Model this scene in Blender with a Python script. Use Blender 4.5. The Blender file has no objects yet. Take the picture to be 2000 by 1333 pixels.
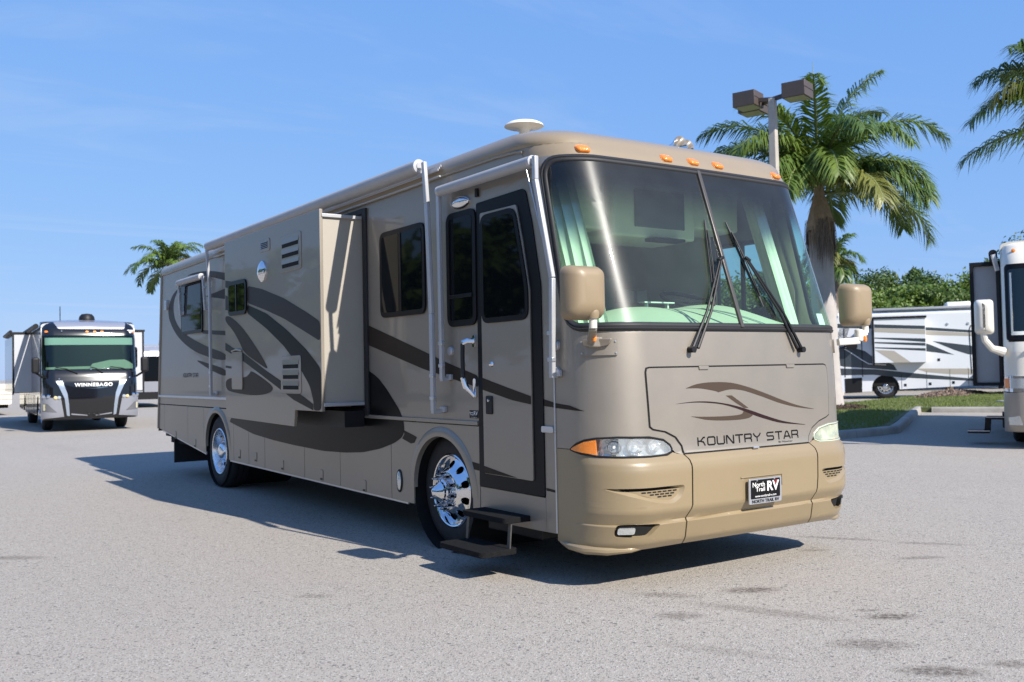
import bpy, bmesh, math, random
from mathutils import Vector, Matrix, noise
from mathutils.geometry import tessellate_polygon

random.seed(7)
S = bpy.context.scene
COL = S.collection
PI = math.pi

# ------------------------------------------------------------------ camera
cam_data = bpy.data.cameras.new('camera')
cam = bpy.data.objects.new('camera', cam_data)
COL.objects.link(cam)
CAM_LOC = Vector((-5.2689, -4.7762, 1.4591))
CAM_R = Vector((0.824888, -0.564957, -0.019590))
CAM_U = Vector((-0.000797, -0.035817, 0.999358))
CAM_F = Vector((0.565296, 0.824343, 0.029996))
m = Matrix((CAM_R, CAM_U, -CAM_F)).transposed().to_4x4()
m.translation = CAM_LOC
cam.matrix_world = m
cam_data.sensor_width = 36.0
cam_data.sensor_fit = 'HORIZONTAL'
cam_data.lens = 36.0 * 1890.76 / 2000.0
cam_data.clip_start = 0.05
cam_data.clip_end = 6000.0
cam_data.dof.use_dof = True
cam_data.dof.focus_distance = 8.0
cam_data.dof.aperture_fstop = 3.2
S.camera = cam

# ------------------------------------------------------------------ sky and sun
SUN_TO = Vector((0.187, -1.241, 1.0)).normalized()
SUN_EL = math.asin(SUN_TO.z)
SUN_AZ = math.atan2(SUN_TO.x, SUN_TO.y)
world = bpy.data.worlds.new('World')
S.world = world
world.use_nodes = True
wt = world.node_tree
wt.nodes.clear()
wo = wt.nodes.new('ShaderNodeOutputWorld')
bg = wt.nodes.new('ShaderNodeBackground')
bg.inputs['Strength'].default_value = 0.11
sky = wt.nodes.new('ShaderNodeTexSky')
sky.sky_type = 'NISHITA'
sky.sun_disc = False
sky.sun_elevation = SUN_EL
sky.sun_rotation = SUN_AZ
sky.altitude = 0.0
sky.air_density = 1.0
sky.dust_density = 0.2
sky.ozone_density = 1.6
# thin high cirrus
tc = wt.nodes.new('ShaderNodeTexCoord')
sep = wt.nodes.new('ShaderNodeSeparateXYZ')
wt.links.new(tc.outputs['Generated'], sep.inputs[0])
zc = wt.nodes.new('ShaderNodeMath'); zc.operation = 'MAXIMUM'; zc.inputs[1].default_value = 0.06
wt.links.new(sep.outputs['Z'], zc.inputs[0])
dx = wt.nodes.new('ShaderNodeMath'); dx.operation = 'DIVIDE'
dy = wt.nodes.new('ShaderNodeMath'); dy.operation = 'DIVIDE'
wt.links.new(sep.outputs['X'], dx.inputs[0]); wt.links.new(zc.outputs[0], dx.inputs[1])
wt.links.new(sep.outputs['Y'], dy.inputs[0]); wt.links.new(zc.outputs[0], dy.inputs[1])
cmb = wt.nodes.new('ShaderNodeCombineXYZ')
wt.links.new(dx.outputs[0], cmb.inputs[0]); wt.links.new(dy.outputs[0], cmb.inputs[1])
mp = wt.nodes.new('ShaderNodeMapping'); mp.inputs['Scale'].default_value = (0.35, 0.9, 1.0)
mp.inputs['Rotation'].default_value = (0, 0, 0.5)
wt.links.new(cmb.outputs[0], mp.inputs[0])
nz = wt.nodes.new('ShaderNodeTexNoise'); nz.inputs['Scale'].default_value = 1.1
nz.inputs['Detail'].default_value = 6.0; nz.inputs['Roughness'].default_value = 0.62
nz.inputs['Distortion'].default_value = 0.6
wt.links.new(mp.outputs[0], nz.inputs['Vector'])
cr = wt.nodes.new('ShaderNodeMapRange')
cr.inputs['From Min'].default_value = 0.52; cr.inputs['From Max'].default_value = 0.85
cr.inputs['To Min'].default_value = 0.0; cr.inputs['To Max'].default_value = 0.38
wt.links.new(nz.outputs[0], cr.inputs['Value'])
mixc = wt.nodes.new('ShaderNodeMix'); mixc.data_type = 'RGBA'
mixc.inputs['B'].default_value = (3.6, 4.3, 5.4, 1)
wt.links.new(cr.outputs[0], mixc.inputs['Factor'])
# the photograph's sky is hazy and even: compress the bright horizon and keep it blue, the same in every direction
ssep = wt.nodes.new('ShaderNodeSeparateColor'); wt.links.new(sky.outputs[0], ssep.inputs[0])
tn = wt.nodes.new('ShaderNodeCombineColor')
for i_, (g_, k_) in enumerate(((0.47, 0.99), (0.32, 1.89), (0.12, 4.55))):
    pw = wt.nodes.new('ShaderNodeMath'); pw.operation = 'POWER'; pw.inputs[1].default_value = g_
    wt.links.new(ssep.outputs[i_], pw.inputs[0])
    ml = wt.nodes.new('ShaderNodeMath'); ml.operation = 'MULTIPLY'; ml.inputs[1].default_value = k_
    wt.links.new(pw.outputs[0], ml.inputs[0]); wt.links.new(ml.outputs[0], tn.inputs[i_])
wt.links.new(tn.outputs[0], mixc.inputs['A'])
wt.links.new(mixc.outputs['Result'], bg.inputs['Color'])
wt.links.new(bg.outputs[0], wo.inputs['Surface'])

sun_data = bpy.data.lights.new('sun', 'SUN')
sun_data.energy = 5.0
sun_data.angle = math.radians(0.53)
sun_data.color = (1.0, 0.945, 0.87)
sun = bpy.data.objects.new('sun', sun_data)
COL.objects.link(sun)
sun.rotation_euler = SUN_TO.to_track_quat('Z', 'Y').to_euler()
sun.location = (20, -60, 60)

S.view_settings.view_transform = 'Standard'
S.view_settings.look = 'None'
S.view_settings.exposure = 0.58
S.view_settings.gamma = 1.0
S.view_settings.use_curve_mapping = False
S.render.engine = 'CYCLES'
S.cycles.max_bounces = 8
S.cycles.transparent_max_bounces = 24

# ------------------------------------------------------------------ materials
MATS = {}
def pm(name, color, rough=0.5, metal=0.0, coat=0.0, coat_rough=0.05, var=0.0, vscale=3.0, bump=0.0, bscale=80.0,
       spec=0.5, rvar=0.0, transl=0.0, emit=None):
    """Principled material with optional colour mottling, roughness breakup and fine bump."""
    if name in MATS: return MATS[name]
    mt = bpy.data.materials.new(name); mt.use_nodes = True
    nt = mt.node_tree; b = nt.nodes['Principled BSDF']
    b.inputs['Base Color'].default_value = (*color, 1)
    b.inputs['Roughness'].default_value = rough
    b.inputs['Metallic'].default_value = metal
    b.inputs['Coat Weight'].default_value = coat
    b.inputs['Coat Roughness'].default_value = coat_rough
    b.inputs['Specular IOR Level'].default_value = spec
    co = nt.nodes.new('ShaderNodeTexCoord')
    if var > 0 or rvar > 0:
        n = nt.nodes.new('ShaderNodeTexNoise'); n.inputs['Scale'].default_value = vscale
        n.inputs['Detail'].default_value = 7; n.inputs['Roughness'].default_value = 0.65
        nt.links.new(co.outputs['Object'], n.inputs['Vector'])
        if var > 0:
            mr = nt.nodes.new('ShaderNodeMapRange')
            mr.inputs['From Min'].default_value = 0.25; mr.inputs['From Max'].default_value = 0.75
            mr.inputs['To Min'].default_value = 1 - var; mr.inputs['To Max'].default_value = 1 + var
            nt.links.new(n.outputs[0], mr.inputs['Value'])
            vm = nt.nodes.new('ShaderNodeVectorMath'); vm.operation = 'SCALE'
            vm.inputs[0].default_value = color
            nt.links.new(mr.outputs[0], vm.inputs['Scale'])
            nt.links.new(vm.outputs[0], b.inputs['Base Color'])
        if rvar > 0:
            mr2 = nt.nodes.new('ShaderNodeMapRange')
            mr2.inputs['From Min'].default_value = 0.3; mr2.inputs['From Max'].default_value = 0.7
            mr2.inputs['To Min'].default_value = max(0.0, rough - rvar); mr2.inputs['To Max'].default_value = rough + rvar
            nt.links.new(n.outputs[0], mr2.inputs['Value'])
            nt.links.new(mr2.outputs[0], b.inputs['Roughness'])
    if bump > 0:
        n2 = nt.nodes.new('ShaderNodeTexNoise'); n2.inputs['Scale'].default_value = bscale
        n2.inputs['Detail'].default_value = 4
        nt.links.new(co.outputs['Object'], n2.inputs['Vector'])
        bp = nt.nodes.new('ShaderNodeBump'); bp.inputs['Strength'].default_value = bump
        bp.inputs['Distance'].default_value = 0.01
        nt.links.new(n2.outputs[0], bp.inputs['Height'])
        nt.links.new(bp.outputs[0], b.inputs['Normal'])
    if transl > 0:
        out = nt.nodes['Material Output']
        tr = nt.nodes.new('ShaderNodeBsdfTranslucent')
        tr.inputs['Color'].default_value = (min(1, color[0] * 1.6), min(1, color[1] * 1.6), color[2] * 0.9, 1)
        mx = nt.nodes.new('ShaderNodeMixShader'); mx.inputs[0].default_value = transl
        nt.links.new(b.outputs[0], mx.inputs[1]); nt.links.new(tr.outputs[0], mx.inputs[2])
        nt.links.new(mx.outputs[0], out.inputs['Surface'])
    MATS[name] = mt
    return mt

def glass(name, tint, band=None, refl=1.0, rough=0.0, haze=0.0, haze_col=(0.5, 0.55, 0.5), wide=None):
    """Thin tinted sheet glass: tinted transmission, fresnel reflection, a little dust; band=(z0,z1,colour) is a dyed shade band."""
    if name in MATS: return MATS[name]
    mt = bpy.data.materials.new(name); mt.use_nodes = True
    nt = mt.node_tree; nt.nodes.clear()
    out = nt.nodes.new('ShaderNodeOutputMaterial')
    tr = nt.nodes.new('ShaderNodeBsdfTransparent'); tr.inputs['Color'].default_value = (*tint, 1)
    gl = nt.nodes.new('ShaderNodeBsdfGlossy'); gl.inputs['Roughness'].default_value = rough
    gl.inputs['Color'].default_value = (refl, refl, refl, 1)
    fr = nt.nodes.new('ShaderNodeFresnel'); fr.inputs['IOR'].default_value = 1.52
    ge = nt.nodes.new('ShaderNodeNewGeometry')       # same reflectance from both faces of the sheet
    bf = nt.nodes.new('ShaderNodeMapRange'); bf.inputs['To Min'].default_value = 1.52; bf.inputs['To Max'].default_value = 1 / 1.52
    nt.links.new(ge.outputs['Backfacing'], bf.inputs['Value']); nt.links.new(bf.outputs[0], fr.inputs['IOR'])
    mx = nt.nodes.new('ShaderNodeMixShader')
    nt.links.new(fr.outputs[0], mx.inputs[0])
    base = tr.outputs[0]
    co = nt.nodes.new('ShaderNodeTexCoord')
    if band:
        sp = nt.nodes.new('ShaderNodeSeparateXYZ'); nt.links.new(co.outputs['Object'], sp.inputs[0])
        mr = nt.nodes.new('ShaderNodeMapRange'); mr.interpolation_type = 'SMOOTHSTEP'
        mr.inputs['From Min'].default_value = band[0]; mr.inputs['From Max'].default_value = band[1]
        nt.links.new(sp.outputs['Z'], mr.inputs['Value'])
        mc = nt.nodes.new('ShaderNodeMix'); mc.data_type = 'RGBA'
        mc.inputs['A'].default_value = (*tint, 1); mc.inputs['B'].default_value = (*band[2], 1)
        nt.links.new(mr.outputs[0], mc.inputs['Factor']); nt.links.new(mc.outputs['Result'], tr.inputs['Color'])
    if haze > 0:
        df = nt.nodes.new('ShaderNodeBsdfDiffuse'); df.inputs['Color'].default_value = (*haze_col, 1)
        n = nt.nodes.new('ShaderNodeTexNoise'); n.inputs['Scale'].default_value = 5; n.inputs['Detail'].default_value = 8
        nt.links.new(co.outputs['Object'], n.inputs['Vector'])
        mr3 = nt.nodes.new('ShaderNodeMapRange'); mr3.inputs['From Min'].default_value = 0.3
        mr3.inputs['From Max'].default_value = 0.75
        mr3.inputs['To Min'].default_value = haze * 0.3; mr3.inputs['To Max'].default_value = haze * 1.7
        nt.links.new(n.outputs[0], mr3.inputs['Value'])
        m2 = nt.nodes.new('ShaderNodeMixShader')
        nt.links.new(mr3.outputs[0], m2.inputs[0]); nt.links.new(tr.outputs[0], m2.inputs[1]); nt.links.new(df.outputs[0], m2.inputs[2])
        base = m2.outputs[0]
    gout = gl.outputs[0]
    if wide:
        for wgt, rgh in wide:          # dusty outer film spreads the glint
            g2 = nt.nodes.new('ShaderNodeBsdfGlossy'); g2.inputs['Roughness'].default_value = rgh
            m3 = nt.nodes.new('ShaderNodeMixShader'); m3.inputs[0].default_value = wgt
            nt.links.new(gout, m3.inputs[1]); nt.links.new(g2.outputs[0], m3.inputs[2]); gout = m3.outputs[0]
    nt.links.new(base, mx.inputs[1]); nt.links.new(gout, mx.inputs[2])
    nt.links.new(mx.outputs[0], out.inputs['Surface'])
    MATS[name] = mt
    return mt

TAUPE = pm('taupe metallic paint', (0.305, 0.268, 0.220), 0.50, 0.60, 0.40, 0.03, var=0.05, vscale=1.3, rvar=0.05, bump=0.035, bscale=2.6)
TAN = pm('tan gelcoat paint', (0.255, 0.193, 0.108), 0.40, 0.0, 0.5, 0.12, var=0.04, vscale=2.0, bump=0.05, bscale=420)
TANCAP = pm('tan roof cap paint', (0.255, 0.198, 0.125), 0.42, 0.0, 0.4, 0.15, var=0.05, vscale=1.2)
TANMIR = pm('tan moulded plastic', (0.262, 0.195, 0.115), 0.52, 0.0, 0.2, 0.3, var=0.03, bump=0.12, bscale=300)
BROWNP = pm('dark brown stripe paint', (0.034, 0.025, 0.019), 0.4, 0.0, 0.0, spec=0.09)
GREYP = pm('charcoal brown stripe paint', (0.040, 0.034, 0.031), 0.4, 0.0, 0.0, spec=0.09)
BLACKP = pm('black stripe paint', (0.006, 0.0058, 0.006), 0.3, 0.0, 0.0, spec=0.09)
LOGOBR = pm('brown emblem print', (0.062, 0.043, 0.030), 0.5, spec=0.2)
LOGODK = pm('maroon emblem print', (0.022, 0.008, 0.008), 0.5, spec=0.2)
INK = pm('black lettering', (0.005, 0.005, 0.005), 0.5, spec=0.2)
BLACK = pm('black plastic', (0.011, 0.011, 0.012), 0.5, var=0.1, spec=0.3)
RUBBER = pm('black rubber', (0.016, 0.016, 0.017), 0.6, var=0.15)
TYRE = pm('tyre rubber', (0.013, 0.013, 0.014), 0.75, var=0.3, vscale=12, bump=0.2, bscale=120)
DARK = pm('dark void', (0.003, 0.003, 0.003), 0.9)
FRAMEB = pm('black window frame', (0.007, 0.007, 0.009), 0.35, spec=0.15)
DGLASS = pm('dark privacy glass', (0.004, 0.005, 0.006), 0.03, spec=0.10, bump=0.01, bscale=3)
CHROME = pm('polished chrome', (0.72, 0.73, 0.75), 0.07, 1.0, rvar=0.03, vscale=20)
ALU = pm('brushed aluminium', (0.55, 0.56, 0.58), 0.33, 0.7, var=0.06, vscale=8)
AWNW = pm('white painted aluminium', (0.45, 0.45, 0.46), 0.38, 0.25, 0.2, var=0.05, vscale=6)
AWNG = pm('grey awning vinyl', (0.36, 0.36, 0.365), 0.55, var=0.10, vscale=4)
WHITEP = pm('white plastic', (0.72, 0.71, 0.68), 0.4, var=0.03)
AMBER = pm('amber lens', (0.85, 0.235, 0.015), 0.18, coat=0.8, bump=0.5, bscale=140)
LENSW = pm('clear lens pattern', (0.62, 0.64, 0.62), 0.12, 0.6, 0.8, bump=0.4, bscale=60)
LENSY = pm('yellowed lens', (0.62, 0.66, 0.50), 0.16, 0.3, 0.9, bump=0.5, bscale=50)
CREAMP = pm('cream paint', (0.70, 0.66, 0.56), 0.3, 0.0, 0.7, var=0.03)
REDP = pm('red print', (0.5, 0.01, 0.01), 0.4)
CURT = pm('pleated curtain fabric', (0.66, 0.66, 0.56), 0.9, var=0.05, vscale=10)
DASH = pm('dashboard vinyl', (0.50, 0.49, 0.39), 0.75, var=0.04, bump=0.1, bscale=200)
INTW = pm('interior lining', (0.66, 0.64, 0.55), 0.85, var=0.05)
INTD = pm('interior cabinet', (0.55, 0.53, 0.47), 0.6, var=0.1)
SEATM = pm('seat leather', (0.30, 0.29, 0.25), 0.5, var=0.1)
WSGLASS = glass('green tinted windshield glass', (0.70, 0.92, 0.80), band=(2.48, 2.80, (0.004, 0.022, 0.10)), rough=0.02, haze=0.008, haze_col=(0.55, 0.70, 0.72), wide=((0.40, 0.30), (0.26, 0.52)))
SGLASS = glass('tinted side glass', (0.62, 0.76, 0.72))

# ------------------------------------------------------------------ mesh helpers
class MB:
    def __init__(s): s.v = []; s.f = []
    def add(s, vs, fs):
        o = len(s.v); s.v += [tuple(v) for v in vs]; s.f += [tuple(i + o for i in f) for f in fs]; return s
    def box(s, a, b):
        x0, y0, z0 = a; x1, y1, z1 = b
        return s.add([(x0,y0,z0),(x1,y0,z0),(x1,y1,z0),(x0,y1,z0),(x0,y0,z1),(x1,y0,z1),(x1,y1,z1),(x0,y1,z1)],
                     [(0,3,2,1),(4,5,6,7),(0,1,5,4),(1,2,6,5),(2,3,7,6),(3,0,4,7)])
    def beam(s, p, q, w, h, up=(0,0,1)):
        p = Vector(p); q = Vector(q); d = (q - p).normalized(); up = Vector(up)
        sx = d.cross(up)
        if sx.length < 1e-5: sx = d.cross(Vector((0,1,0)))
        sx.normalize(); uy = sx.cross(d).normalized()
        vs = []
        for c in (p, q):
            for (i, j) in ((-1,-1),(1,-1),(1,1),(-1,1)):
                vs.append(c + sx * (i * w / 2) + uy * (j * h / 2))
        return s.add(vs, [(0,1,2,3),(7,6,5,4),(0,4,5,1),(1,5,6,2),(2,6,7,3),(3,7,4,0)])
    def tube(s, pts, r, n=10, cap=True):
        pts = [Vector(p) for p in pts]; k = len(pts)
        rs = r if isinstance(r, (list, tuple)) else [r] * k
        ref = None; vs = []
        for i, p in enumerate(pts):
            d = (pts[min(i+1, k-1)] - pts[max(i-1, 0)]).normalized()
            if ref is None:
                ref = d.orthogonal().normalized()
            ref = (ref - d * ref.dot(d))
            if ref.length < 1e-6: ref = d.orthogonal()
            ref.normalize(); b = d.cross(ref)
            for j in range(n):
                a = 2 * PI * j / n
                vs.append(p + (ref * math.cos(a) + b * math.sin(a)) * rs[i])
        fs = []
        for i in range(k - 1):
            for j in range(n):
                fs.append((i*n+j, i*n+(j+1) % n, (i+1)*n+(j+1) % n, (i+1)*n+j))
        if cap:
            fs.append(tuple(range(n-1, -1, -1))); fs.append(tuple((k-1)*n + j for j in range(n)))
        return s.add(vs, fs)
    def lathe(s, prof, c=(0,0,0), axis='x', n=36, sign=1, capa=False, capb=False):
        """prof: (radius, along) pairs revolved about an axis through c."""
        vs = []; fs = []
        for (r, t) in prof:
            for j in range(n):
                a = 2 * PI * j / n; p = r * math.cos(a); q = r * math.sin(a)
                if axis == 'x': vs.append((c[0] + sign * t, c[1] + p, c[2] + q))
                elif axis == 'y': vs.append((c[0] + p, c[1] + sign * t, c[2] + q))
                else: vs.append((c[0] + p, c[1] + q, c[2] + sign * t))
        k = len(prof)
        for i in range(k - 1):
            for j in range(n):
                fs.append((i*n+j, i*n+(j+1) % n, (i+1)*n+(j+1) % n, (i+1)*n+j))
        if capa: fs.append(tuple(range(n)))
        if capb: fs.append(tuple((k-1)*n + j for j in range(n)))
        return s.add(vs, fs)
    def prism(s, pts, mapa, mapb):
        """closed outline mapped by two functions (front and back face) into a slab."""
        n = len(pts); tri = tessellate_polygon([[Vector((p[0], p[1], 0)) for p in pts]])
        vs = [mapa(*p) for p in pts] + [mapb(*p) for p in pts]
        fs = [tuple(t) for t in tri] + [tuple(i + n for i in reversed(t)) for t in tri]
        fs += [(i, (i+1) % n, n + (i+1) % n, n + i) for i in range(n)]
        return s.add(vs, fs)
    def grid(s, rows, closed=False):
        n = len(rows[0]); vs = [p for r in rows for p in r]; fs = []
        for i in range(len(rows) - 1):
            for j in range(n - 1 + (1 if closed else 0)):
                fs.append((i*n+j, i*n+(j+1) % n, (i+1)*n+(j+1) % n, (i+1)*n+j))
        return s.add(vs, fs)

def obj(name, mb, mat, parent=None, smooth=35, bevel=0.0, seg=2, loc=None):
    me = bpy.data.meshes.new(name)
    me.from_pydata([tuple(v) for v in mb.v], [], mb.f)
    bm = bmesh.new(); bm.from_mesh(me)
    bmesh.ops.remove_doubles(bm, verts=bm.verts, dist=1e-5)
    bmesh.ops.recalc_face_normals(bm, faces=bm.faces)
    bm.to_mesh(me); bm.free()
    if smooth:
        me.shade_smooth()
        me.set_sharp_from_angle(angle=math.radians(smooth))
    if mat: me.materials.append(mat)
    o = bpy.data.objects.new(name, me); COL.objects.link(o)
    if parent: o.parent = parent
    if loc: o.location = loc
    if bevel > 0:
        bv = o.modifiers.new('bevel', 'BEVEL'); bv.width = bevel; bv.segments = seg
        bv.limit_method = 'ANGLE'; bv.angle_limit = math.radians(40); bv.harden_normals = False
    return o

def tag(o, label=None, cat=None, group=None, kind=None):
    if label: o['label'] = label
    if cat: o['category'] = cat
    if group: o['group'] = group
    if kind: o['kind'] = kind
    return o

def thing(name, label, cat, loc=(0,0,0), rz=0.0, group=None):
    o = bpy.data.objects.new(name, None); COL.objects.link(o)
    o.empty_display_size = 0.3; o.location = loc; o.rotation_euler = (0, 0, rz)
    return tag(o, label, cat, group)

def rrect(x0, z0, x1, z1, r, n=5):
    pts = []
    for cx, cz, a0 in ((x1-r, z1-r, 0), (x0+r, z1-r, 90), (x0+r, z0+r, 180), (x1-r, z0+r, 270)):
        for i in range(n + 1):
            a = math.radians(a0 + 90 * i / n); pts.append((cx + r * math.cos(a), cz + r * math.sin(a)))
    return pts

def round_poly(pts, r, n=5):
    """round the corners of a closed polygon."""
    out = []; k = len(pts)
    for i in range(k):
        p = Vector(pts[i]); a = Vector(pts[i-1]); b = Vector(pts[(i+1) % k])
        da = (a - p); db = (b - p); rr = min(r, da.length * 0.45, db.length * 0.45)
        A = p + da.normalized() * rr; B = p + db.normalized() * rr
        for j in range(n + 1):
            t = j / n; q = A * (1-t)**2 + p * 2*t*(1-t) + B * t*t; out.append((q.x, q.y))
    return out

def smooth_poly(pts, it=2, closed=True):
    for _ in range(it):
        q = []
        k = len(pts)
        for i in range(k if closed else k - 1):
            a = pts[i]; b = pts[(i+1) % k]
            q.append((a[0]*.75+b[0]*.25, a[1]*.75+b[1]*.25)); q.append((a[0]*.25+b[0]*.75, a[1]*.25+b[1]*.75))
        pts = q
    return pts

def spline(pts, n=6):
    """Catmull-Rom through open list of tuples."""
    out = []
    k = len(pts)
    for i in range(k - 1):
        p0 = Vector(pts[max(i-1, 0)]); p1 = Vector(pts[i]); p2 = Vector(pts[i+1]); p3 = Vector(pts[min(i+2, k-1)])
        for j in range(n):
            t = j / n
            out.append(tuple(0.5 * ((2*p1) + (p2-p0)*t + (2*p0-5*p1+4*p2-p3)*t*t + (3*p1-p0-3*p2+p3)*t**3)))
    out.append(tuple(pts[-1]))
    return out

def inset(pts, d):
    """shrink a closed outline by d (positive = inwards)."""
    k = len(pts); area = sum(pts[i-1][0]*pts[i][1]-pts[i][0]*pts[i-1][1] for i in range(k))
    sgn = 1 if area > 0 else -1; out = []
    for i in range(k):
        a = Vector(pts[i-1]); p = Vector(pts[i]); b = Vector(pts[(i+1) % k])
        e1 = (p-a); e2 = (b-p)
        n1 = Vector((-e1.y, e1.x)); n2 = Vector((-e2.y, e2.x))
        if n1.length: n1.normalize()
        if n2.length: n2.normalize()
        n = (n1+n2)
        if n.length < 1e-6: n = n1
        n.normalize(); c = max(0.4, n.dot(n1)); q = p + n * (sgn * d / c); out.append((q.x, q.y))
    return out

def patch(outline, fmap, holes=(), su=0.06, sz=0.12, skirt=0.0, fback=None):
    """flat outline (with holes) cut into a fine grid and laid on a curved surface by fmap(u, z)."""
    loops = [outline] + list(holes)
    allp = [p for l in loops for p in l]
    tri = tessellate_polygon([[Vector((p[0], p[1], 0)) for p in l] for l in loops])
    bm = bmesh.new()
    vs = [bm.verts.new((p[0], p[1], 0)) for p in allp]
    for t in tri:
        try: bm.faces.new([vs[i] for i in t])
        except ValueError: pass
    u0 = min(p[0] for p in outline); u1 = max(p[0] for p in outline)
    w0 = min(p[1] for p in outline); w1 = max(p[1] for p in outline)
    if su:
        k = math.floor(u0 / su) + 1
        while k * su < u1:
            bmesh.ops.bisect_plane(bm, geom=bm.verts[:] + bm.edges[:] + bm.faces[:], dist=1e-6, plane_co=(k*su,0,0), plane_no=(1,0,0)); k += 1
    if sz:
        k = math.floor(w0 / sz) + 1
        while k * sz < w1:
            bmesh.ops.bisect_plane(bm, geom=bm.verts[:] + bm.edges[:] + bm.faces[:], dist=1e-6, plane_co=(0,k*sz,0), plane_no=(0,1,0)); k += 1
    bmesh.ops.dissolve_degenerate(bm, dist=1e-5, edges=bm.edges)
    bm.verts.index_update()
    mb = MB(); co = [(v.co.x, v.co.y) for v in bm.verts]
    fs = [tuple(v.index for v in f.verts) for f in bm.faces]
    n = len(co)
    mb.v = [tuple(fmap(*c)) for c in co]; mb.f = fs
    if fback:
        mb.v += [tuple(fback(*c)) for c in co]
        for e in bm.edges:
            if e.is_boundary:
                a, b = e.verts[0].index, e.verts[1].index
                mb.f.append((a, b, b + n, a + n))
    bm.free()
    return mb

def text2d(body, size=1.0, bold=0.0, align='CENTER', spacing=1.0, shear=0.0):
    """flat lettering outlines as (verts2d, faces)."""
    cu = bpy.data.curves.new('lettering', 'FONT')
    cu.body = body; cu.size = size; cu.align_x = align; cu.align_y = 'CENTER'
    cu.offset = bold; cu.space_character = spacing; cu.shear = shear; cu.resolution_u = 3
    o = bpy.data.objects.new('lettering', cu); COL.objects.link(o)
    dg = bpy.context.evaluated_depsgraph_get(); dg.update()
    me = bpy.data.meshes.new_from_object(o.evaluated_get(dg))
    vs = [(v.co.x, v.co.y) for v in me.vertices]; fs = [tuple(p.vertices) for p in me.polygons]
    bpy.data.objects.remove(o); bpy.data.curves.remove(cu); bpy.data.meshes.remove(me)
    return vs, fs

def fit_text(body, w, h, bold=0.0, spacing=1.0, shear=0.0):
    vs, fs = text2d(body, 1.0, bold, 'CENTER', spacing, shear)
    x0 = min(v[0] for v in vs); x1 = max(v[0] for v in vs); y0 = min(v[1] for v in vs); y1 = max(v[1] for v in vs)
    return [((v[0]-(x0+x1)/2)/(x1-x0)*w, (v[1]-(y0+y1)/2)/(y1-y0)*h) for v in vs], fs

def text_part(name, body, w, h, fmap, mat, parent, bold=0.0, spacing=1.0, shear=0.0):
    vs, fs = fit_text(body, w, h, bold, spacing, shear)
    mb = MB(); mb.add([fmap(*v) for v in vs], fs)
    return obj(name, mb, mat, parent, smooth=None)

# wide squared stroke letters
GLYPH = {
 'K': [[(0,0),(0,1)],[(.78,1),(.62,1),(.3,.55),(0,.55)],[(.3,.55),(.62,.42),(.78,0)]],
 'O': [[(.12,0),(0,.12),(0,.88),(.12,1),(.72,1),(.84,.88),(.84,.12),(.72,0),(.12,0)]],
 'U': [[(0,1),(0,.12),(.12,0),(.72,0),(.84,.12),(.84,1)]],
 'N': [[(0,0),(0,1),(.1,1),(.74,0),(.84,0),(.84,1)]],
 'T': [[(0,1),(.86,1)],[(.43,1),(.43,0)]],
 'R': [[(0,0),(0,1),(.72,1),(.82,.9),(.82,.55),(.72,.45),(.0,.45)],[(.5,.45),(.68,.42),(.82,.25),(.82,0)]],
 'Y': [[(0,1),(.14,.72),(.43,.48),(.72,.72),(.86,1)],[(.43,.48),(.43,0)]],
 'S': [[(.84,1),(.1,1),(0,.9),(0,.62),(.1,.52),(.74,.5),(.84,.4),(.84,.12),(.74,0),(0,0)]],
 'A': [[(0,0),(.3,.9),(.43,1),(.56,.9),(.86,0)],[(.14,.3),(.72,.3)]],
 ' ': []}
def stroke_text(txt, w, h, sw):
    """squared letters as quads; returns (verts, faces) centred."""
    vs = []; fs = []; x = 0.0
    sc_adv = 1.12
    lines = []
    for ch in txt:
        if ch == ' ': x += 0.62; continue
        for pl in GLYPH[ch]: lines.append([(x + p[0], p[1]) for p in pl])
        x += sc_adv
    tot = x - (sc_adv - 0.85)
    for pl in lines:
        q = [((p[0] / tot - 0.5) * w, (p[1] - 0.5) * h) for p in pl]
        for i in range(len(q) - 1):
            a = Vector(q[i]); b = Vector(q[i+1]); d = (b-a)
            if d.length < 1e-6: continue
            d.normalize(); n = Vector((-d.y, d.x)) * (sw/2)
            a = a - d * sw * 0.35; b = b + d * sw * 0.35
            o = len(vs); vs += [tuple(a-n), tuple(b-n), tuple(b+n), tuple(a+n)]; fs.append((o, o+1, o+2, o+3))
    return vs, fs

class Nose:
    """front of a coach: plan curve (crowned face, round corners, straight sides) that changes with height."""
    def __init__(s, prof, hw=1.275, rc=0.37, crown=0.022):
        s.p = prof; s.hw = hw; s.rc = rc; s.cr = crown; s.k = hw - rc; s.ue = s.k + rc * PI / 2
    def yc(s, z):
        p = s.p
        if z <= p[0][0]: return p[0][1]
        for (a, b), (c, d) in zip(p, p[1:]):
            if z <= c: return b + (d - b) * (z - a) / (c - a)
        return p[-1][1]
    def at(s, u, z, off=0.0):
        a = abs(u); sg = -1 if u < 0 else 1; b = s.yc(z)
        if a <= s.k:
            x = a; y = b + s.cr * a * a; nx, ny = 0.0, -1.0
        elif a <= s.ue:
            t = (a - s.k) / s.rc; x = s.k + s.rc * math.sin(t); y = b + s.cr * s.k**2 + s.rc * (1 - math.cos(t))
            nx, ny = math.sin(t), -math.cos(t)
        else:
            x = s.hw; y = b + s.cr * s.k**2 + s.rc + (a - s.ue); nx, ny = 1.0, 0.0
        return (sg * (x + nx * off), y + ny * off, z)
    def u(s, x):
        a = abs(x); sg = -1 if x < 0 else 1
        if a <= s.k: return x
        return sg * (s.k + s.rc * math.asin(min(1, (a - s.k) / s.rc)))
    def u_side(s, y, z):
        """arc position on the straight side for depth y"""
        return s.ue + (y - (s.yc(z) + s.cr * s.k**2 + s.rc))

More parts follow.
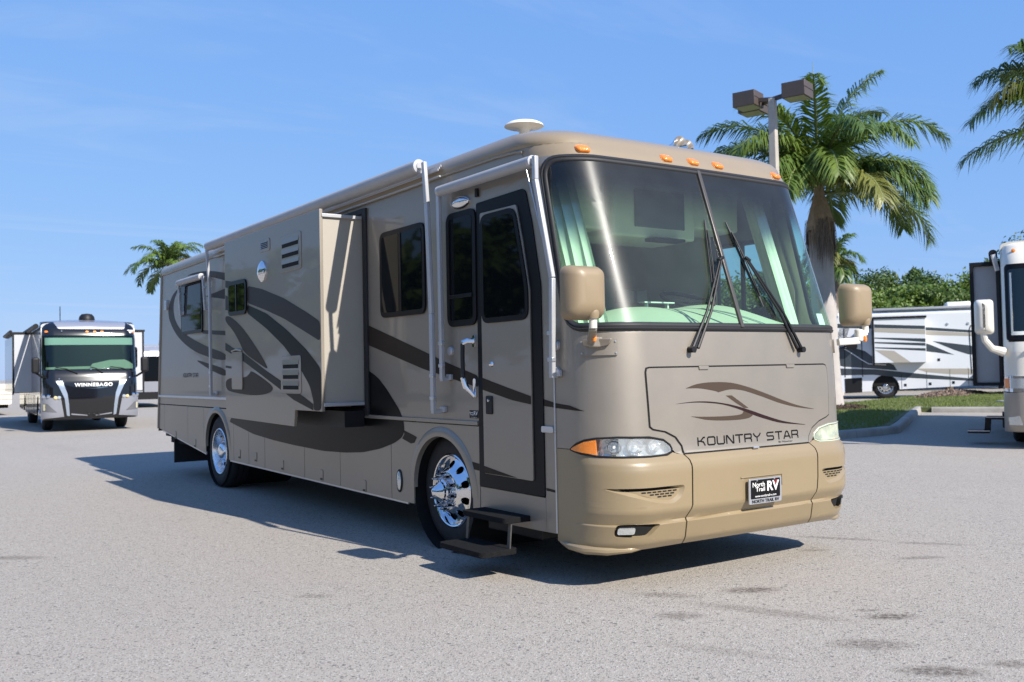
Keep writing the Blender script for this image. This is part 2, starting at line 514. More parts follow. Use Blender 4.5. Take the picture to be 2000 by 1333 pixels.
# =================================================================== the big tan motorhome
PROF = [(.24,.035),(.27,.005),(.31,-.03),(.43,-.066),(.437,-.042),(.515,-.088),(.78,-.092),(.83,-.08),(.865,-.05),(.885,-.034),(.95,-.027),
        (1.2,-.022),(1.5,-.012),(1.70,0.0),(1.75,.012),(2.92,.40),(3.0,.445),(3.1,.52),(3.2,.68)]
N = Nose(PROF)
HW = 1.275
RV = thing('motorhome', 'tan and taupe motorhome with swoosh stripes and open slide-out, nearest in the lot', 'motorhome')

def ys(z):                        # where the nose moulding meets the side wall
    return .54 if z <= 2.07 else N.yc(z) + .42
def us(z): return N.u_side(ys(z), z)
def yr(z): return 10.57 + (3.1 - z) * 0.115     # raked rear edge
def W(y, z, off=0.0): return (-HW - off, y, z)   # kerb-side wall
def D_(y, z, off=0.0): return (HW + off, y, z)   # driver-side wall
SLX = 1.715
def SLW(y, z, off=0.0): return (-SLX - off, y, z)  # outer face of the slide-out

def wall_part(name, pts, mat, parent, off=0.0, th=0.006, f=W, bevel=0.0, smooth=30):
    mb = MB(); mb.prism(pts, lambda y, z: f(y, z, off + th), lambda y, z: f(y, z, off - 0.004))
    return obj(name, mb, mat, parent, smooth=smooth, bevel=bevel)

# --- structural box: dark inner shell behind panels, floor, rear, driver wall
mb = MB()
mb.box((-1.255, 3.2, .38), (1.255, 7.42, 1.06)); mb.box((-1.255, 8.48, .56), (1.255, 10.5, 1.06)); mb.box((-.75, 7.42, .5), (.75, 8.48, 1.06))
mb.box((-1.24, .62, .36), (1.24, 1.45, .50))
mb.box((-1.24, .55, .50), (1.24, 1.45, 1.04))
mb.box((-1.0, 1.4, .40), (1.0, 3.3, 1.05))
mb.box((-1.255, 2.62, .40), (-.9, 3.3, 1.06)); mb.box((.9, 2.62, .40), (1.255, 3.3, 1.06))
obj('underframe', mb, DARK, RV, smooth=None)

# upper kerb-side wall (windows, door and decals sit on it)
up = [(ys(z), z) for z in [1.045, 1.6, 2.07, 2.2, 2.4, 2.6, 2.8, 2.95, 3.055]] + [(yr(3.055), 3.055), (yr(1.045), 1.045)]
mb = MB(); mb.prism(up, lambda y, z: W(y, z, 0), lambda y, z: W(y, z, -.03))
obj('side_wall', mb, TAUPE, RV, smooth=30)
# driver wall with an open cab window
cw = round_poly([(.78, 1.86), (1.42, 1.86), (1.42, 2.54), (.93, 2.54)], .07)
dw = [(ys(z), z) for z in [.40, 1.6, 2.07, 2.2, 2.4, 2.6, 2.8, 2.95, 3.055]] + [(yr(3.055), 3.055), (yr(.6), .6)]
mb = patch(dw, lambda y, z: D_(y, z, 0), holes=[cw], su=0, sz=0, fback=lambda y, z: D_(y, z, -.03))
obj('side_wall', mb, TAUPE, RV, smooth=30)
cwin = obj('cab_window', patch(cw, lambda y, z: D_(y, z, -.012), su=0, sz=0), SGLASS, RV, smooth=None)
mb = MB(); mb.tube([D_(y, z, 0) for (y, z) in cw + cw[:1]], .022, 6, cap=False); obj('frame', mb, FRAMEB, cwin)
# rear wall
mb = MB(); mb.add([(-HW, yr(3.055), 3.055), (HW, yr(3.055), 3.055), (HW, yr(.62), .62), (-HW, yr(.62), .62),
                   (-HW+.05, yr(3.055)+.06, 3.0), (HW-.05, yr(3.055)+.06, 3.0), (HW-.05, yr(.62)+.06, .66), (-HW+.05, yr(.62)+.06, .66)],
                  [(4,5,6,7),(0,1,5,4),(1,2,6,5),(2,3,7,6),(3,0,4,7)])
obj('rear_wall', mb, TAUPE, RV, smooth=60)
mb = MB(); mb.tube([(-HW-.004, yr(z)-.005, z) for z in (.66, 1.4, 2.2, 3.06)], .018, 8); obj('corner_trim', mb, TAUPE, RV)

# --- lower compartment doors, each its own panel with open joints
def arch(cy, r, zc, z0, a0=None):
    pts = []
    for i in range(15):
        a = PI * i / 14; pts.append((cy - r * math.cos(a), zc + r * .96 * math.sin(a)))
    return pts
FA = (2.10, .475, .475)     # front arch centre y, radius, centre z
RA = (7.95, .485, .51)
ZT = 1.036; G_ = .004
def zb(y):
    if y < 2.6: return .325
    if y < 8.3: return .332 + (y - 2.6) * .012
    return .40 + (y - 8.3) * .105
def panel(y0, y1, ztop=ZT):
    return [(y0 + G_, zb(y0) ), (y1 - G_, zb(y1)), (y1 - G_, ztop - G_), (y0 + G_, ztop - G_)]
fa = arch(*FA, 0)
def arch_side(c, lo, front):
    """half arch from the bottom up to the crown"""
    cy, r, zc = c; pts = []
    for i in range(9):
        a = PI / 2 * i / 8
        pts.append((cy + (-1 if front else 1) * r * math.cos(a), zc + r * .98 * math.sin(a)))
    return pts
panels = []
# ahead of the front wheel up to the door post
h = arch_side(FA, 0, True)
panels.append(('skirt_panel', [(1.52, zb(1.5)), (h[0][0], zb(1.6))] + h + [(FA[0], ZT - G_), (1.52, ZT - G_)]))
h = arch_side(FA, 0, False)
panels.append(('skirt_panel', [(2.988 - G_, zb(2.98)), (2.988 - G_, ZT - G_), (FA[0] + .001, ZT - G_)] + list(reversed(h)) + [(h[0][0], zb(2.6))]))
for a, b in ((2.988, 4.081), (4.081, 4.985), (4.985, 6.175), (6.175, 6.721), (6.721, 7.273)):
    panels.append(('compartment_door', panel(a, b)))
h = arch_side(RA, 0, True)
panels.append(('skirt_panel', [(7.273 + G_, zb(7.27)), (h[0][0], zb(7.4))] + h + [(RA[0], ZT - G_), (7.273 + G_, ZT - G_)]))
h = arch_side(RA, 0, False)
panels.append(('skirt_panel', [(8.512 - G_, zb(8.51)), (8.512 - G_, ZT - G_), (RA[0] + .001, ZT - G_)] + list(reversed(h)) + [(h[0][0], zb(8.43))]))
panels.append(('compartment_door', panel(8.512, 9.268)))
panels.append(('compartment_door', panel(9.268, 10.5)))
panels.append(('skirt_panel', [(10.5 + G_, zb(10.5)), (yr(.64) - .06, .66), (yr(.7), .72), (yr(ZT), ZT - G_), (10.5 + G_, ZT - G_)]))
for nm, pts in panels:
    wall_part(nm, pts, TAUPE, RV, off=-.012, th=.012, bevel=.0025)
# post ahead of the door and sill below it
wall_part('skirt_panel', [(.545, .335), (.668, .332), (.668, ZT - G_), (.545, ZT - G_)], TAUPE, RV, off=-.012, th=.012, bevel=.002)
wall_part('skirt_panel', [(.672, .332), (1.512, .326), (1.512, .573), (.672, .567)], TAUPE, RV, off=-.012, th=.012, bevel=.002)
# latches
for (y, z) in ((4.536, .424), (3.541, .40), (7.061, .486), (6.476, .486), (5.62, .45), (9.899, .60), (8.92, .527)):
    mb = MB(); mb.prism(rrect(y-.038, z-.055, y+.038, z+.055, .012, 3), lambda a, b: W(a, b, .006), lambda a, b: W(a, b, -.004))
    lt = obj('latch', mb, TAUPE, RV, bevel=.002)
    mb = MB(); mb.prism(rrect(y-.026, z-.048, y+.022, z-.03, .005, 2), lambda a, b: W(a, b, .009), lambda a, b: W(a, b, .003)); obj('pull', mb, BLACK, lt)
# belt mouldings
mb = MB(); mb.beam(W(1.52, 1.055, .006), W(3.5, 1.055, .006), .02, .032); obj('belt_moulding', mb, TAUPE, RV, bevel=.004)
mb = MB(); mb.beam(W(6.2, 1.165, .008), W(yr(1.16)-.02, 1.165, .008), .022, .035); obj('belt_moulding', mb, ALU, RV, bevel=.004)
mb = MB(); mb.beam(W(2.7, .332, -.02), W(7.45, .385, -.02), .02, .035); obj('skirt_trim', mb, ALU, RV, bevel=.003)
mb = MB(); mb.beam(W(8.43, .415, -.015), W(10.62, .645, -.015), .02, .04); obj('skirt_trim', mb, ALU, RV, bevel=.003)
# flared wheel arches
for cy, r, zc in (FA, RA):
    rows = []
    for i in range(25):
        a = PI * (i / 24)
        c, s_ = -math.cos(a), math.sin(a)
        row = []
        fl = .018 * (math.sin(a) ** .6 if s_ > 0 else 0)
        for rr, off in ((r+.075, .001), (r+.06, fl*.9), (r+.02, fl*1.15), (r-.006, fl*.9), (r-.012, -.03)):
            row.append(W(cy + rr * c, zc + rr * .97 * s_, off))
        rows.append(row)
    mb = MB(); mb.grid(rows); obj('wheel_arch_flare', mb, TAUPE, RV, smooth=50)
    # dark well liner
    mb = MB(); mb.lathe([(r+.01, 0), (r+.02, .9), (0.02, .9)], (-HW+.012, cy, zc), 'x', 32)
    obj('wheel_well', mb, DARK, RV)

# --- painted swooshes on walls and slide-out
STR = [
('ring_lower',0,GREYP,[(9.608,2.765),(9.981,2.690),(10.194,2.540),(10.242,2.407),(10.104,2.248),(9.736,2.039),(9.135,1.854),(8.482,1.736),(7.513,1.637),(7.509,1.742),(8.213,1.837),(8.938,1.971),(9.526,2.109),(9.865,2.281),(9.967,2.450),(9.919,2.596),(9.735,2.716)]),
('ring_top',0,GREYP,[(9.298,2.897),(8.907,2.912),(8.355,2.885),(7.923,2.838),(7.475,2.770),(6.4,2.6),(6.4,2.5),(7.478,2.672),(7.926,2.751),(8.357,2.820),(8.860,2.880)]),
('wedge',0,GREYP,[(8.384,2.537),(8.017,2.557),(7.481,2.583),(7.486,2.437),(8.019,2.497)]),
('bar',0,GREYP,[(8.534,2.088),(7.500,2.033),(7.501,1.974),(8.517,2.040)]),
('tail',0,BROWNP,[(8.900,1.698),(8.220,1.623),(7.516,1.540),(7.519,1.443),(7.967,1.500),(8.487,1.600)]),
('sA',1,GREYP,[(6.171,2.545),(5.976,2.518),(5.979,2.431),(6.174,2.467)]),
('sB',1,GREYP,[(6.177,2.378),(6.051,2.346),(6.056,2.194),(6.182,2.211)]),
('s1',1,GREYP,[(5.441,2.425),(4.990,2.354),(4.376,2.213),(3.823,2.045),(3.495,1.936),(3.495,1.755),(3.830,1.853),(4.383,2.012),(4.880,2.126),(5.448,2.241)]),
('s2',1,BLACKP,[(5.448,2.222),(4.881,2.095),(4.334,1.905),(3.835,1.694),(3.497,1.508),(3.497,1.122),(3.670,1.122),(3.671,1.199),(3.751,1.346),(3.988,1.517),(4.392,1.739),(4.886,1.941),(5.451,2.129)]),
('s3',1,BROWNP,[(6.185,2.143),(5.989,2.123),(5.624,1.990),(5.250,1.792),(4.956,1.612),(4.820,1.503),(5.135,1.588),(5.568,1.705),(5.695,1.813),(5.925,1.967),(6.187,2.075)]),
('s4',1,BLACKP,[(6.195,1.837),(5.932,1.770),(5.568,1.697),(4.901,1.505),(4.352,1.362),(3.851,1.231),(3.684,1.180),(3.684,1.122),(4.149,1.210),(4.678,1.360),(5.571,1.607),(6.198,1.751)]),
('s5',1,BROWNP,[(6.195,1.436),(5.545,1.428),(5.385,1.481),(5.352,1.513),(4.904,1.401),(4.696,1.334),(4.748,1.283),(5.027,1.249),(5.393,1.244),(5.915,1.269),(6.195,1.299)]),
('s6',1,BROWNP,[(6.195,1.575),(5.973,1.560),(5.974,1.536),(6.195,1.550)]),
('blob',0,BLACKP,[(7.44,.875),(7.115,.830),(6.541,.755),(5.883,.714),(5.283,.691),(4.484,.673),(3.955,.687),(3.565,.713),(3.199,.767),(2.911,.835),(2.771,.893),(2.729,.945),(2.740,1.034),(2.818,1.134),(2.953,1.235),(3.05,1.31),(3.226,1.416),(3.503,1.514),(3.7,1.56),(3.8,1.115),(4.890,1.006),(7.0,.98),(7.30,.95)]),
('band',0,BROWNP,[(3.56,1.942),(2.966,1.789),(2.366,1.633),(1.960,1.524),(1.512,1.420),(1.512,1.328),(1.964,1.410),(2.371,1.482),(2.972,1.618),(3.56,1.752)]),
('bandpost',0,BROWNP,[(.668,1.252),(.541,1.230),(.541,1.196),(.668,1.204)]),
('low1',0,BROWNP,[(2.742,.955),(2.62,.93),(2.505,.905),(2.55,.855),(2.613,.844),(2.772,.880),(2.730,.920)]),
('low2',0,BROWNP,[(1.625,.755),(1.52,.745),(1.52,.692),(1.60,.697)]),
('low3',0,BROWNP,[(.659,.638),(.546,.630),(.546,.614),(.659,.619)])]
SMOOTHED = {'ring_lower','ring_top','tail','s1','s2','s3','s5','blob','band'}

# --- slide-out room
SL = obj('slide_out', MB().box((-SLX+.02, 3.50, 1.16), (-HW+.05, 6.17, 2.93)), pm('beige slide end wall', (.37,.335,.28), .5, 0, .2, var=.03), RV, smooth=None, bevel=.008)
fl = [(3.485,1.115),(4.135,1.115),(4.165,.955),(6.2,.985),(6.2,2.985),(3.485,2.972)]
mb = MB(); mb.prism(fl, lambda y, z: SLW(y, z, 0), lambda y, z: SLW(y, z, -.032)); obj('outer_panel', mb, TAUPE, SL, bevel=.004)
for zz in (2.915, 1.175):
    mb = MB(); mb.beam((-SLX+.02, 3.49, zz), (-HW-.01, 3.49, zz), .028, .033); obj('end_trim', mb, AWNW, SL, bevel=.004)
mb = MB()
for a, b in (((3.40,1.06),(3.47,3.0)), ((6.20,1.06),(6.27,3.0))): mb.box((-HW-.022, a[0], a[1]), (-HW+.02, b[0], b[1]))
mb.box((-HW-.022, 3.47, 2.95), (-HW+.02, 6.2, 3.0)); mb.box((-HW-.02, 3.47, 1.06), (-HW+.02, 6.2, 1.13))
obj('seal', mb, RUBBER, SL, smooth=None, bevel=.004)
mb = MB(); mb.prism([(y, z) for y, z in ((3.47,.96),(4.6,.96),(4.6,1.11),(3.47,1.11))], lambda y, z: (-1.5, y, z), lambda y, z: (-1.30, y, z)); obj('slide_gap_block', mb, BLACK, SL, smooth=None)  # black block filling the gap below the front of the slide-out

for nm, on, mt, pts in STR:
    if nm in SMOOTHED: pts = smooth_poly(pts, 2) if nm not in ('band','blob','s1','s2') else round_poly(pts, .06, 3)
    f = SLW if on else W
    par = SL if on else RV
    mb = MB(); tri = tessellate_polygon([[Vector((p[0], p[1], 0)) for p in pts]])
    mb.add([f(p[0], p[1], .0022) for p in pts], [tuple(t) for t in tri])
    obj('paint_swoosh', mb, mt, par, smooth=None)

def side_window(name, pts, parent, f=W, r=.09, border=.045, pillar=None, slat=None):
    o_ = round_poly(pts, r, 6)
    mb = MB(); mb.prism(o_, lambda y, z: f(y, z, .018), lambda y, z: f(y, z, -.003))
    w = obj(name, mb, FRAMEB, parent, bevel=.006)
    gi = inset(o_, border)
    mb = MB(); mb.prism(gi, lambda y, z: f(y, z, .0205), lambda y, z: f(y, z, .010)); obj('pane', mb, DGLASS, w, smooth=None)
    if pillar:
        mb = MB(); mb.beam(f(pillar, min(p[1] for p in gi), .022), f(pillar, max(p[1] for p in gi), .022), .035, .01, up=(1,0,0)); obj('mullion', mb, FRAMEB, w, bevel=.003)
    if slat:
        mb = MB(); mb.beam(f(min(p[0] for p in gi), slat, .022), f(max(p[0] for p in gi), slat, .022), .01, .03); obj('mullion', mb, FRAMEB, w, bevel=.003)
    return w
side_window('side_window', [(2.30,1.945),(3.128,1.952),(3.126,2.722),(2.30,2.722)], RV, pillar=2.72)
side_window('side_window', [(1.505,1.812),(1.94,1.812),(1.94,2.722),(1.497,2.722)], RV, slat=2.05, border=.05)
side_window('side_window', [(8.485,2.058),(9.50,2.058),(9.51,2.795),(8.50,2.785)], RV, slat=2.33)
side_window('side_window', [(5.452,2.122),(6.052,2.128),(6.046,2.513),(5.446,2.507)], SL, f=SLW, pillar=5.75)

# vents, dish cover, access door on the slide-out
def louvre(y0, y1, z0, z1, n, depth=.03):
    mb = MB(); mb.prism(rrect(y0, z0, y1, z1, .03, 3), lambda y, z: SLW(y, z, .007), lambda y, z: SLW(y, z, -.002))
    v = obj('vent', mb, TAUPE, SL, bevel=.003)
    hgt = (z1 - z0 - .06) / n
    for i in range(n):
        za = z0 + .03 + i * hgt + hgt * .10; zb_ = za + hgt * .42
        mb = MB(); mb.add([SLW(y0+.06, za, .0085), SLW(y1-.06, za, .0085), SLW(y1-.06, zb_, .0085), SLW(y0+.06, zb_, .0085)], [(0,1,2,3)])
        obj('slot', mb, DARK, v, smooth=None)
        mb = MB(); mb.add([SLW(y0+.05, zb_-hgt*.05, .0125), SLW(y1-.05, zb_-hgt*.05, .0125), SLW(y1-.045, zb_+hgt*.42, .008), SLW(y0+.045, zb_+hgt*.42, .008), SLW(y0+.05, zb_, .008), SLW(y1-.05, zb_, .008)], [(0,1,2,3),(0,3,4),(1,5,2)])
        obj('slat', mb, TAUPE, v, smooth=None)
louvre(3.918, 4.46, 2.468, 2.828, 3); louvre(3.958, 4.475, 1.272, 1.64, 3); louvre(4.744, 5.053, 2.735, 2.865, 4)
mb = MB(); mb.lathe([(.112, 0), (.11, .012), (.085, .03), (.045, .045), (.001, .05)], (-SLX, 4.97, 2.535), 'x', 28, sign=-1); obj('chrome_cover', mb, CHROME, SL)
ad = wall_part('access_door', rrect(5.615, 1.305, 5.96, 1.722, .03, 3), TAUPE, SL, th=.012, f=SLW, bevel=.003)
mb = MB(); mb.tube([SLW(5.62, 1.73, .012), SLW(5.79, 1.745, .014), SLW(5.95, 1.73, .012)], .01, 6); obj('drip_cap', mb, TAUPE, ad)

# --- roof with rounded front cap
def plan(w, y0, r, yend, n=10):
    pts = [(-w, yend)]
    for t in range(1, 8): pts.append((-w, yend + (y0 + r - yend) * t / 8))
    for i in range(n + 1):
        a = PI / 2 * i / n; pts.append((-(w - r) - r * math.cos(a), y0 + r - r * math.sin(a)))
    for i in range(1, 8):
        x = -(w - r) + 2 * (w - r) * i / 8; pts.append((x, y0 + .022 * (x*x - (w-r)**2)))
    q = [(-p[0], p[1]) for p in reversed(pts[:8 + n + 1])]
    return pts + q
RO = [(3.048,1.277,.50,.37),(3.062,1.286,.512,.37),(3.085,1.290,.525,.37),(3.12,1.284,.56,.37),(3.160,1.258,.64,.37),(3.198,1.21,.755,.38),(3.23,1.14,.91,.38),(3.252,1.04,1.08,.4),(3.268,.92,1.28,.4),(3.282,.7,1.62,.4),(3.29,.4,2.0,.3),(3.293,.03,2.25,.02)]
rows = []
for z, w, y0, r in RO:
    row = []
    for (x, y) in plan(w, y0, r, yr(3.055) + .04):
        row.append((x, y, z - max(0, (y - 2.6)) * .0045))
    rows.append(row)
mb = MB(); mb.grid(rows); obj('roof', mb, TANCAP, RV, smooth=60)
mb = MB(); mb.add([rows[i][0] for i in range(len(rows))] + [rows[i][-1] for i in range(len(rows))], [tuple(range(len(rows))) + tuple(range(2*len(rows)-1, len(rows)-1, -1))]); obj('roof_end', mb, TANCAP, RV, smooth=None)
# cap band over the windshield
def band(u0f, z0, z1, zs=8, us_=40, off=0.0):
    rows = []
    for i in range(zs + 1):
        z = z0 + (z1 - z0) * i / zs; ue = u0f(z)
        rows.append([N.at(-ue + 2 * ue * j / us_, z, off) for j in range(us_ + 1)])
    return MB().grid(rows)
obj('front_cap', band(us, 2.955, 3.049), TANCAP, RV, smooth=60)
mb = MB(); mb.tube([W(.86, 3.02, .006), W(.95, 3.035, .008), W(1.2, 3.046, .008), W(2.2, 3.05, .008), W(6, 3.04, .008), W(10.5, 3.02, .008)], .012, 6); obj('drip_rail', mb, TAUPE, RV)

# --- windshield surround, gasket, glass
ws = round_poly([(-1.49, 1.715), (1.49, 1.715), (1.375, 2.945), (-1.375, 2.945)], .16, 7)
zs_ = [1.66, 1.75, 1.9, 2.07, 2.2, 2.4, 2.6, 2.8, 2.932]
outer = [(us(z), z) for z in zs_] + [(-us(z), z) for z in reversed(zs_)]
outer2 = [(us(z), z) for z in [1.685, 1.75, 1.9, 2.07, 2.2, 2.4, 2.6, 2.8, 2.955]]
outer = outer2 + [(-a, b) for a, b in reversed(outer2)]
obj('windshield_surround', patch(outer, lambda u, z: N.at(u, z, 0), holes=[ws], su=.05, sz=.1), TAUPE, RV, smooth=50)
dense = []
for i in range(len(ws)):
    a = ws[i]; b = ws[(i+1) % len(ws)]; L_ = math.hypot(b[0]-a[0], b[1]-a[1]); k = max(1, int(L_ / .04))
    for j in range(k): dense.append((a[0]+(b[0]-a[0])*j/k, a[1]+(b[1]-a[1])*j/k))
rows = []
din = inset(ws, .045)
def densify(pl, step=.04):
    out = []
    for i in range(len(pl)):
        a = pl[i]; b = pl[(i+1) % len(pl)]; k = max(1, int(math.hypot(b[0]-a[0], b[1]-a[1]) / step))
        for j in range(k): out.append((a[0]+(b[0]-a[0])*j/k, a[1]+(b[1]-a[1])*j/k))
    return out
lo = []
for d, off in ((-.012, .0), (-.008, .012), (.008, .020), (.016, .013), (.024, .019), (.04, .013), (.048, .0)):
    pl = inset(ws, d); L2 = []
    for i in range(len(pl)):
        a = pl[i]; b = pl[(i+1) % len(pl)]; k = 30 if i in (0,) else 1
        a0 = ws[i]; b0 = ws[(i+1) % len(ws)]; k = max(1, int(math.hypot(b0[0]-a0[0], b0[1]-a0[1]) / .05))
        for j in range(k): L2.append((a[0]+(b[0]-a[0])*j/k, a[1]+(b[1]-a[1])*j/k))
    lo.append([N.at(u, z, off) for u, z in L2])
mb = MB(); mb.grid(lo, closed=True); gk = obj('windshield_gasket', mb, RUBBER, RV, smooth=60)
gl = inset(ws, .03)
for sgn in (-1, 1):
    half = [(p[0], p[1]) for p in gl if p[0] * sgn > 0]
    # order: keep polygon order, add centre line
    ang = lambda p: math.atan2(p[1] - 2.3, (p[0] - sgn * .7))
    half += [(sgn * .012, 1.745), (sgn * .012, 2.915)]
    half.sort(key=ang)
    obj('windshield_pane', patch(half, lambda u, z: N.at(u, z, .006), su=.04, sz=.1), WSGLASS, RV, smooth=70)
mb = MB(); mb.beam(N.at(0, 1.73, .014), N.at(0, 2.93, .014), .034, .022, up=(0,-1,0)); obj('windshield_divider', mb, pm('bronze divider trim', (.10,.09,.08), .35, .5), RV, bevel=.006)
# service sticker in the corner of the glass
mb = patch([(.905,1.752),(.985,1.752),(.985,1.85),(.905,1.85)], lambda u, z: N.at(u, z, .002), su=0, sz=0); stk = obj('windshield_sticker', mb, WHITEP, RV, smooth=None)
mb = MB(); mb.add([N.at(.92+.05*i, 1.78+.03*j, -.001) for j in (0,1) for i in (0,1)], [(0,1,3,2)]); 

# --- face panel between windshield and bumper
HLt = [(-1.505,.922),(-1.44,.961),(-1.375,.985),(-1.29,.999),(-1.14,1.006),(-.92,.999),(-.80,.976),(-.745,.94),(-.731,.915)]
HLb = [(-.735,.892),(-.784,.876),(-.93,.873),(-1.14,.876),(-1.29,.882),(-1.40,.895),(-1.505,.918)]
zl = [.925,1.2,1.5,1.70]
face = [(us(1.70),1.70)] + [(us(z), z) for z in reversed(zl[:-1])] 
face = [(-us(.92),.922)] + HLt + [(-.70,.885),(-.65,.872)] 
face = face + [(-p[0], p[1]) for p in reversed(face)] + [(us(z), z) for z in (1.1,1.3,1.5,1.685)] + [(-us(z), z) for z in (1.685,1.5,1.3,1.1)]
obj('front_panel', patch(face, lambda u, z: N.at(u, z, 0), su=.05, sz=.06), TAUPE, RV, smooth=50)
# hood hatch
hood = [(-.925,1.425),(-.918,1.448),(-.895,1.453),(.895,1.453),(.918,1.445),(.93,1.42),(.935,1.29),(.925,1.075),(.895,1.06),(.80,1.033),(.71,.985),(.665,.925),(.648,.880),(-.628,.880),(-.638,.93),(-.69,.992),(-.78,1.033),(-.885,1.053),(-.908,1.07)]
obj('hatch_gap', patch(inset(hood, -.011), lambda u, z: N.at(u, z, .0015), su=.06, sz=.1), DARK, RV, smooth=None)
HD = obj('hood_hatch', patch(hood, lambda u, z: N.at(u, z, .007), su=.06, sz=.1, fback=lambda u, z: N.at(u, z, .0)), TAUPE, RV, smooth=40)
for hx in (-.412, .49):
    mb = MB(); mb.prism(rrect(hx-.045, 1.438, hx+.045, 1.462, .006, 2), lambda u, z: N.at(u, z, .016), lambda u, z: N.at(u, z, .004)); obj('hinge', mb, TAUPE, HD, bevel=.002)
mb = MB(); mb.tube([N.at(.02, .876, .016), N.at(.08, .876, .016)], .008, 6); obj('latch', mb, ALU, HD)
LOGO = [(LOGOBR, spline([(-.586,1.312),(-.478,1.339),(-.326,1.348),(-.153,1.340),(.007,1.309),(.19,1.259),(.379,1.202),(.558,1.156),(.745,1.1225)]) + spline([(.745,1.1205),(.557,1.141),(.358,1.179),(.168,1.232),(.004,1.275),(-.085,1.290),(-.156,1.294),(-.209,1.289)]) + [(-.279,1.277)] + spline([(-.30,1.284),(-.347,1.293),(-.463,1.309),(-.585,1.3115)])),
 (LOGOBR, [(-.208,1.252),(-.15,1.251),(.015,1.157),(-.031,1.159),(-.11,1.196)]),
 (LOGOBR, spline([(-.553,1.121),(-.441,1.114),(-.272,1.109),(-.132,1.11),(-.06,1.117),(-.036,1.137)]) + [(.045,1.113)] + spline([(.056,1.103),(.011,1.086),(-.098,1.078),(-.273,1.081),(-.409,1.092),(-.491,1.108)])),
 (LOGODK, spline([(-.683,1.21),(-.518,1.22),(-.352,1.214),(-.164,1.187),(.014,1.145),(.198,1.093),(.39,1.046),(.632,1.0105)]) + spline([(.632,1.0085),(.369,1.034),(.197,1.07),(.049,1.11),(-.094,1.155),(-.234,1.189),(-.37,1.206),(-.519,1.214),(-.682,1.2095)]))]
for k, (mt, pts) in enumerate(LOGO):
    obj('emblem_stroke', patch(pts, lambda u, z: N.at(u, z, .0085 + .0008 * (k == 3)), su=.08, sz=0), mt, HD, smooth=None)
def two_words(fmap, w, h, sw, parent):
    vs, fs = stroke_text('KOUNTRY STAR', w, h, sw); cut = (7.84 + .20) / 12.67 * w - w / 2
    for right in (False, True):
        mb = MB(); keep = [f for f in fs if (sum(vs[i][0] for i in f) / 4 > cut) == right]
        for f in keep: mb.add([fmap(*vs[i]) for i in f], [(0, 1, 2, 3)])
        obj('lettering', mb, INK, parent, smooth=None)
two_words(lambda a, b: N.at(a + .023, b + .946, .0088), 1.035, .052, .0105, HD)
text_part('lettering', 'By Newmar', .155, .019, lambda a, b: N.at(.393 + a, .8965 + b, .0088), INK, HD, bold=.0)
# side name near the rear
two_words(lambda a, b: W(9.10 - a, 1.475 + b, .003), .72, .05, .009, RV)
# stripe tip running on to the nose
tip = [(-us(1.2), 1.228), (-1.50, 1.214), (-1.44, 1.199), (-1.36, 1.177), (-1.45, 1.181), (-1.52, 1.186), (-us(1.2), 1.194)]
obj('paint_swoosh', patch(tip, lambda u, z: N.at(u, z, .002), su=.03, sz=0), BROWNP, RV, smooth=None)
mb = MB(); mb.tube([W(.541, z, .004) for z in (.34, .9, 1.5, 2.05)] + [W(ys(z)+.002, z, .004) for z in (2.3, 2.6, 2.95)], .006, 6); obj('seam_trim', mb, ALU, RV)

# --- headlights
def headlight(sg):
    ol = [(sg * -p[0], p[1]) for p in HLt + HLb]
    mb = patch(ol, lambda u, z: N.at(u, z, -.05), su=.04, sz=.03, fback=lambda u, z: N.at(u, z, .0))
    hl = obj('headlight', mb, LENSW if sg < 0 else LENSY, RV, smooth=40)
    rimo = [N.at(u, z, .002) for u, z in densify(ol, .03)]
    mb = MB(); mb.tube(rimo + rimo[:1], .007, 6, cap=False); obj('rim', mb, BLACK if sg < 0 else LENSY, hl)
    for cx, r in ((.86, .05), (1.02, .056), (1.17, .052)):
        c = N.at(sg * cx, .94, -.048)
        d = Vector((c[0], c[1], c[2])) - Vector(N.at(sg * cx, .94, .05)); d.normalize()
        mb = MB(); rows = []
        q = d.to_track_quat('Z', 'Y').to_matrix()
        for rr, t in ((r, -.03), (r*.9, -.012), (r*.6, .004), (r*.25, .010), (.001, .011)):
            rows.append([Vector(c) + q @ Vector((rr*math.cos(a*PI/10), rr*.95*math.sin(a*PI/10), t)) for a in range(20)])
        mb.grid(rows, closed=True); obj('reflector', mb, CHROME, hl)
        mb = MB(); mb.tube([Vector(c), Vector(c) - d * .035], [.012, .009], 8); obj('bulb', mb, WHITEP, hl)
    inn = inset(ol, .010)
    clear = [p for p in inn if abs(p[0]) < 1.235]
    clear = sorted(clear, key=lambda p: math.atan2(p[1]-.935, abs(p[0])-1.0))
    obj('lens', patch(clear + [], lambda u, z: N.at(u, z, .006), su=.03, sz=.03, fback=lambda u, z: N.at(u, z, -.01)), HLGLASS if sg < 0 else HLGLASSY, hl, smooth=60)
    am = [p for p in inn if abs(p[0]) >= 1.235]
    am = sorted(am, key=lambda p: math.atan2(p[1]-.935, abs(p[0])-1.35))
    obj('turn_lens', patch(am, lambda u, z: N.at(u, z, .007), su=.02, sz=.02, fback=lambda u, z: N.at(u, z, -.01)), AMBER, hl, smooth=60)
HLGLASS = glass('clear headlight glass', (.93, .95, .95), haze=.22, haze_col=(.8, .82, .8), rough=.05)
HLGLASSY = glass('clouded headlight glass', (.85, .9, .72), haze=.55, haze_col=(.70, .74, .58), rough=.12)
for s_ in (-1, 1): headlight(s_)
# dark tray behind lamps
obj('lamp_tray', band(lambda z: us(z)-.02, .86, 1.02, 3, 60, off=-.10), DARK, RV, smooth=None)

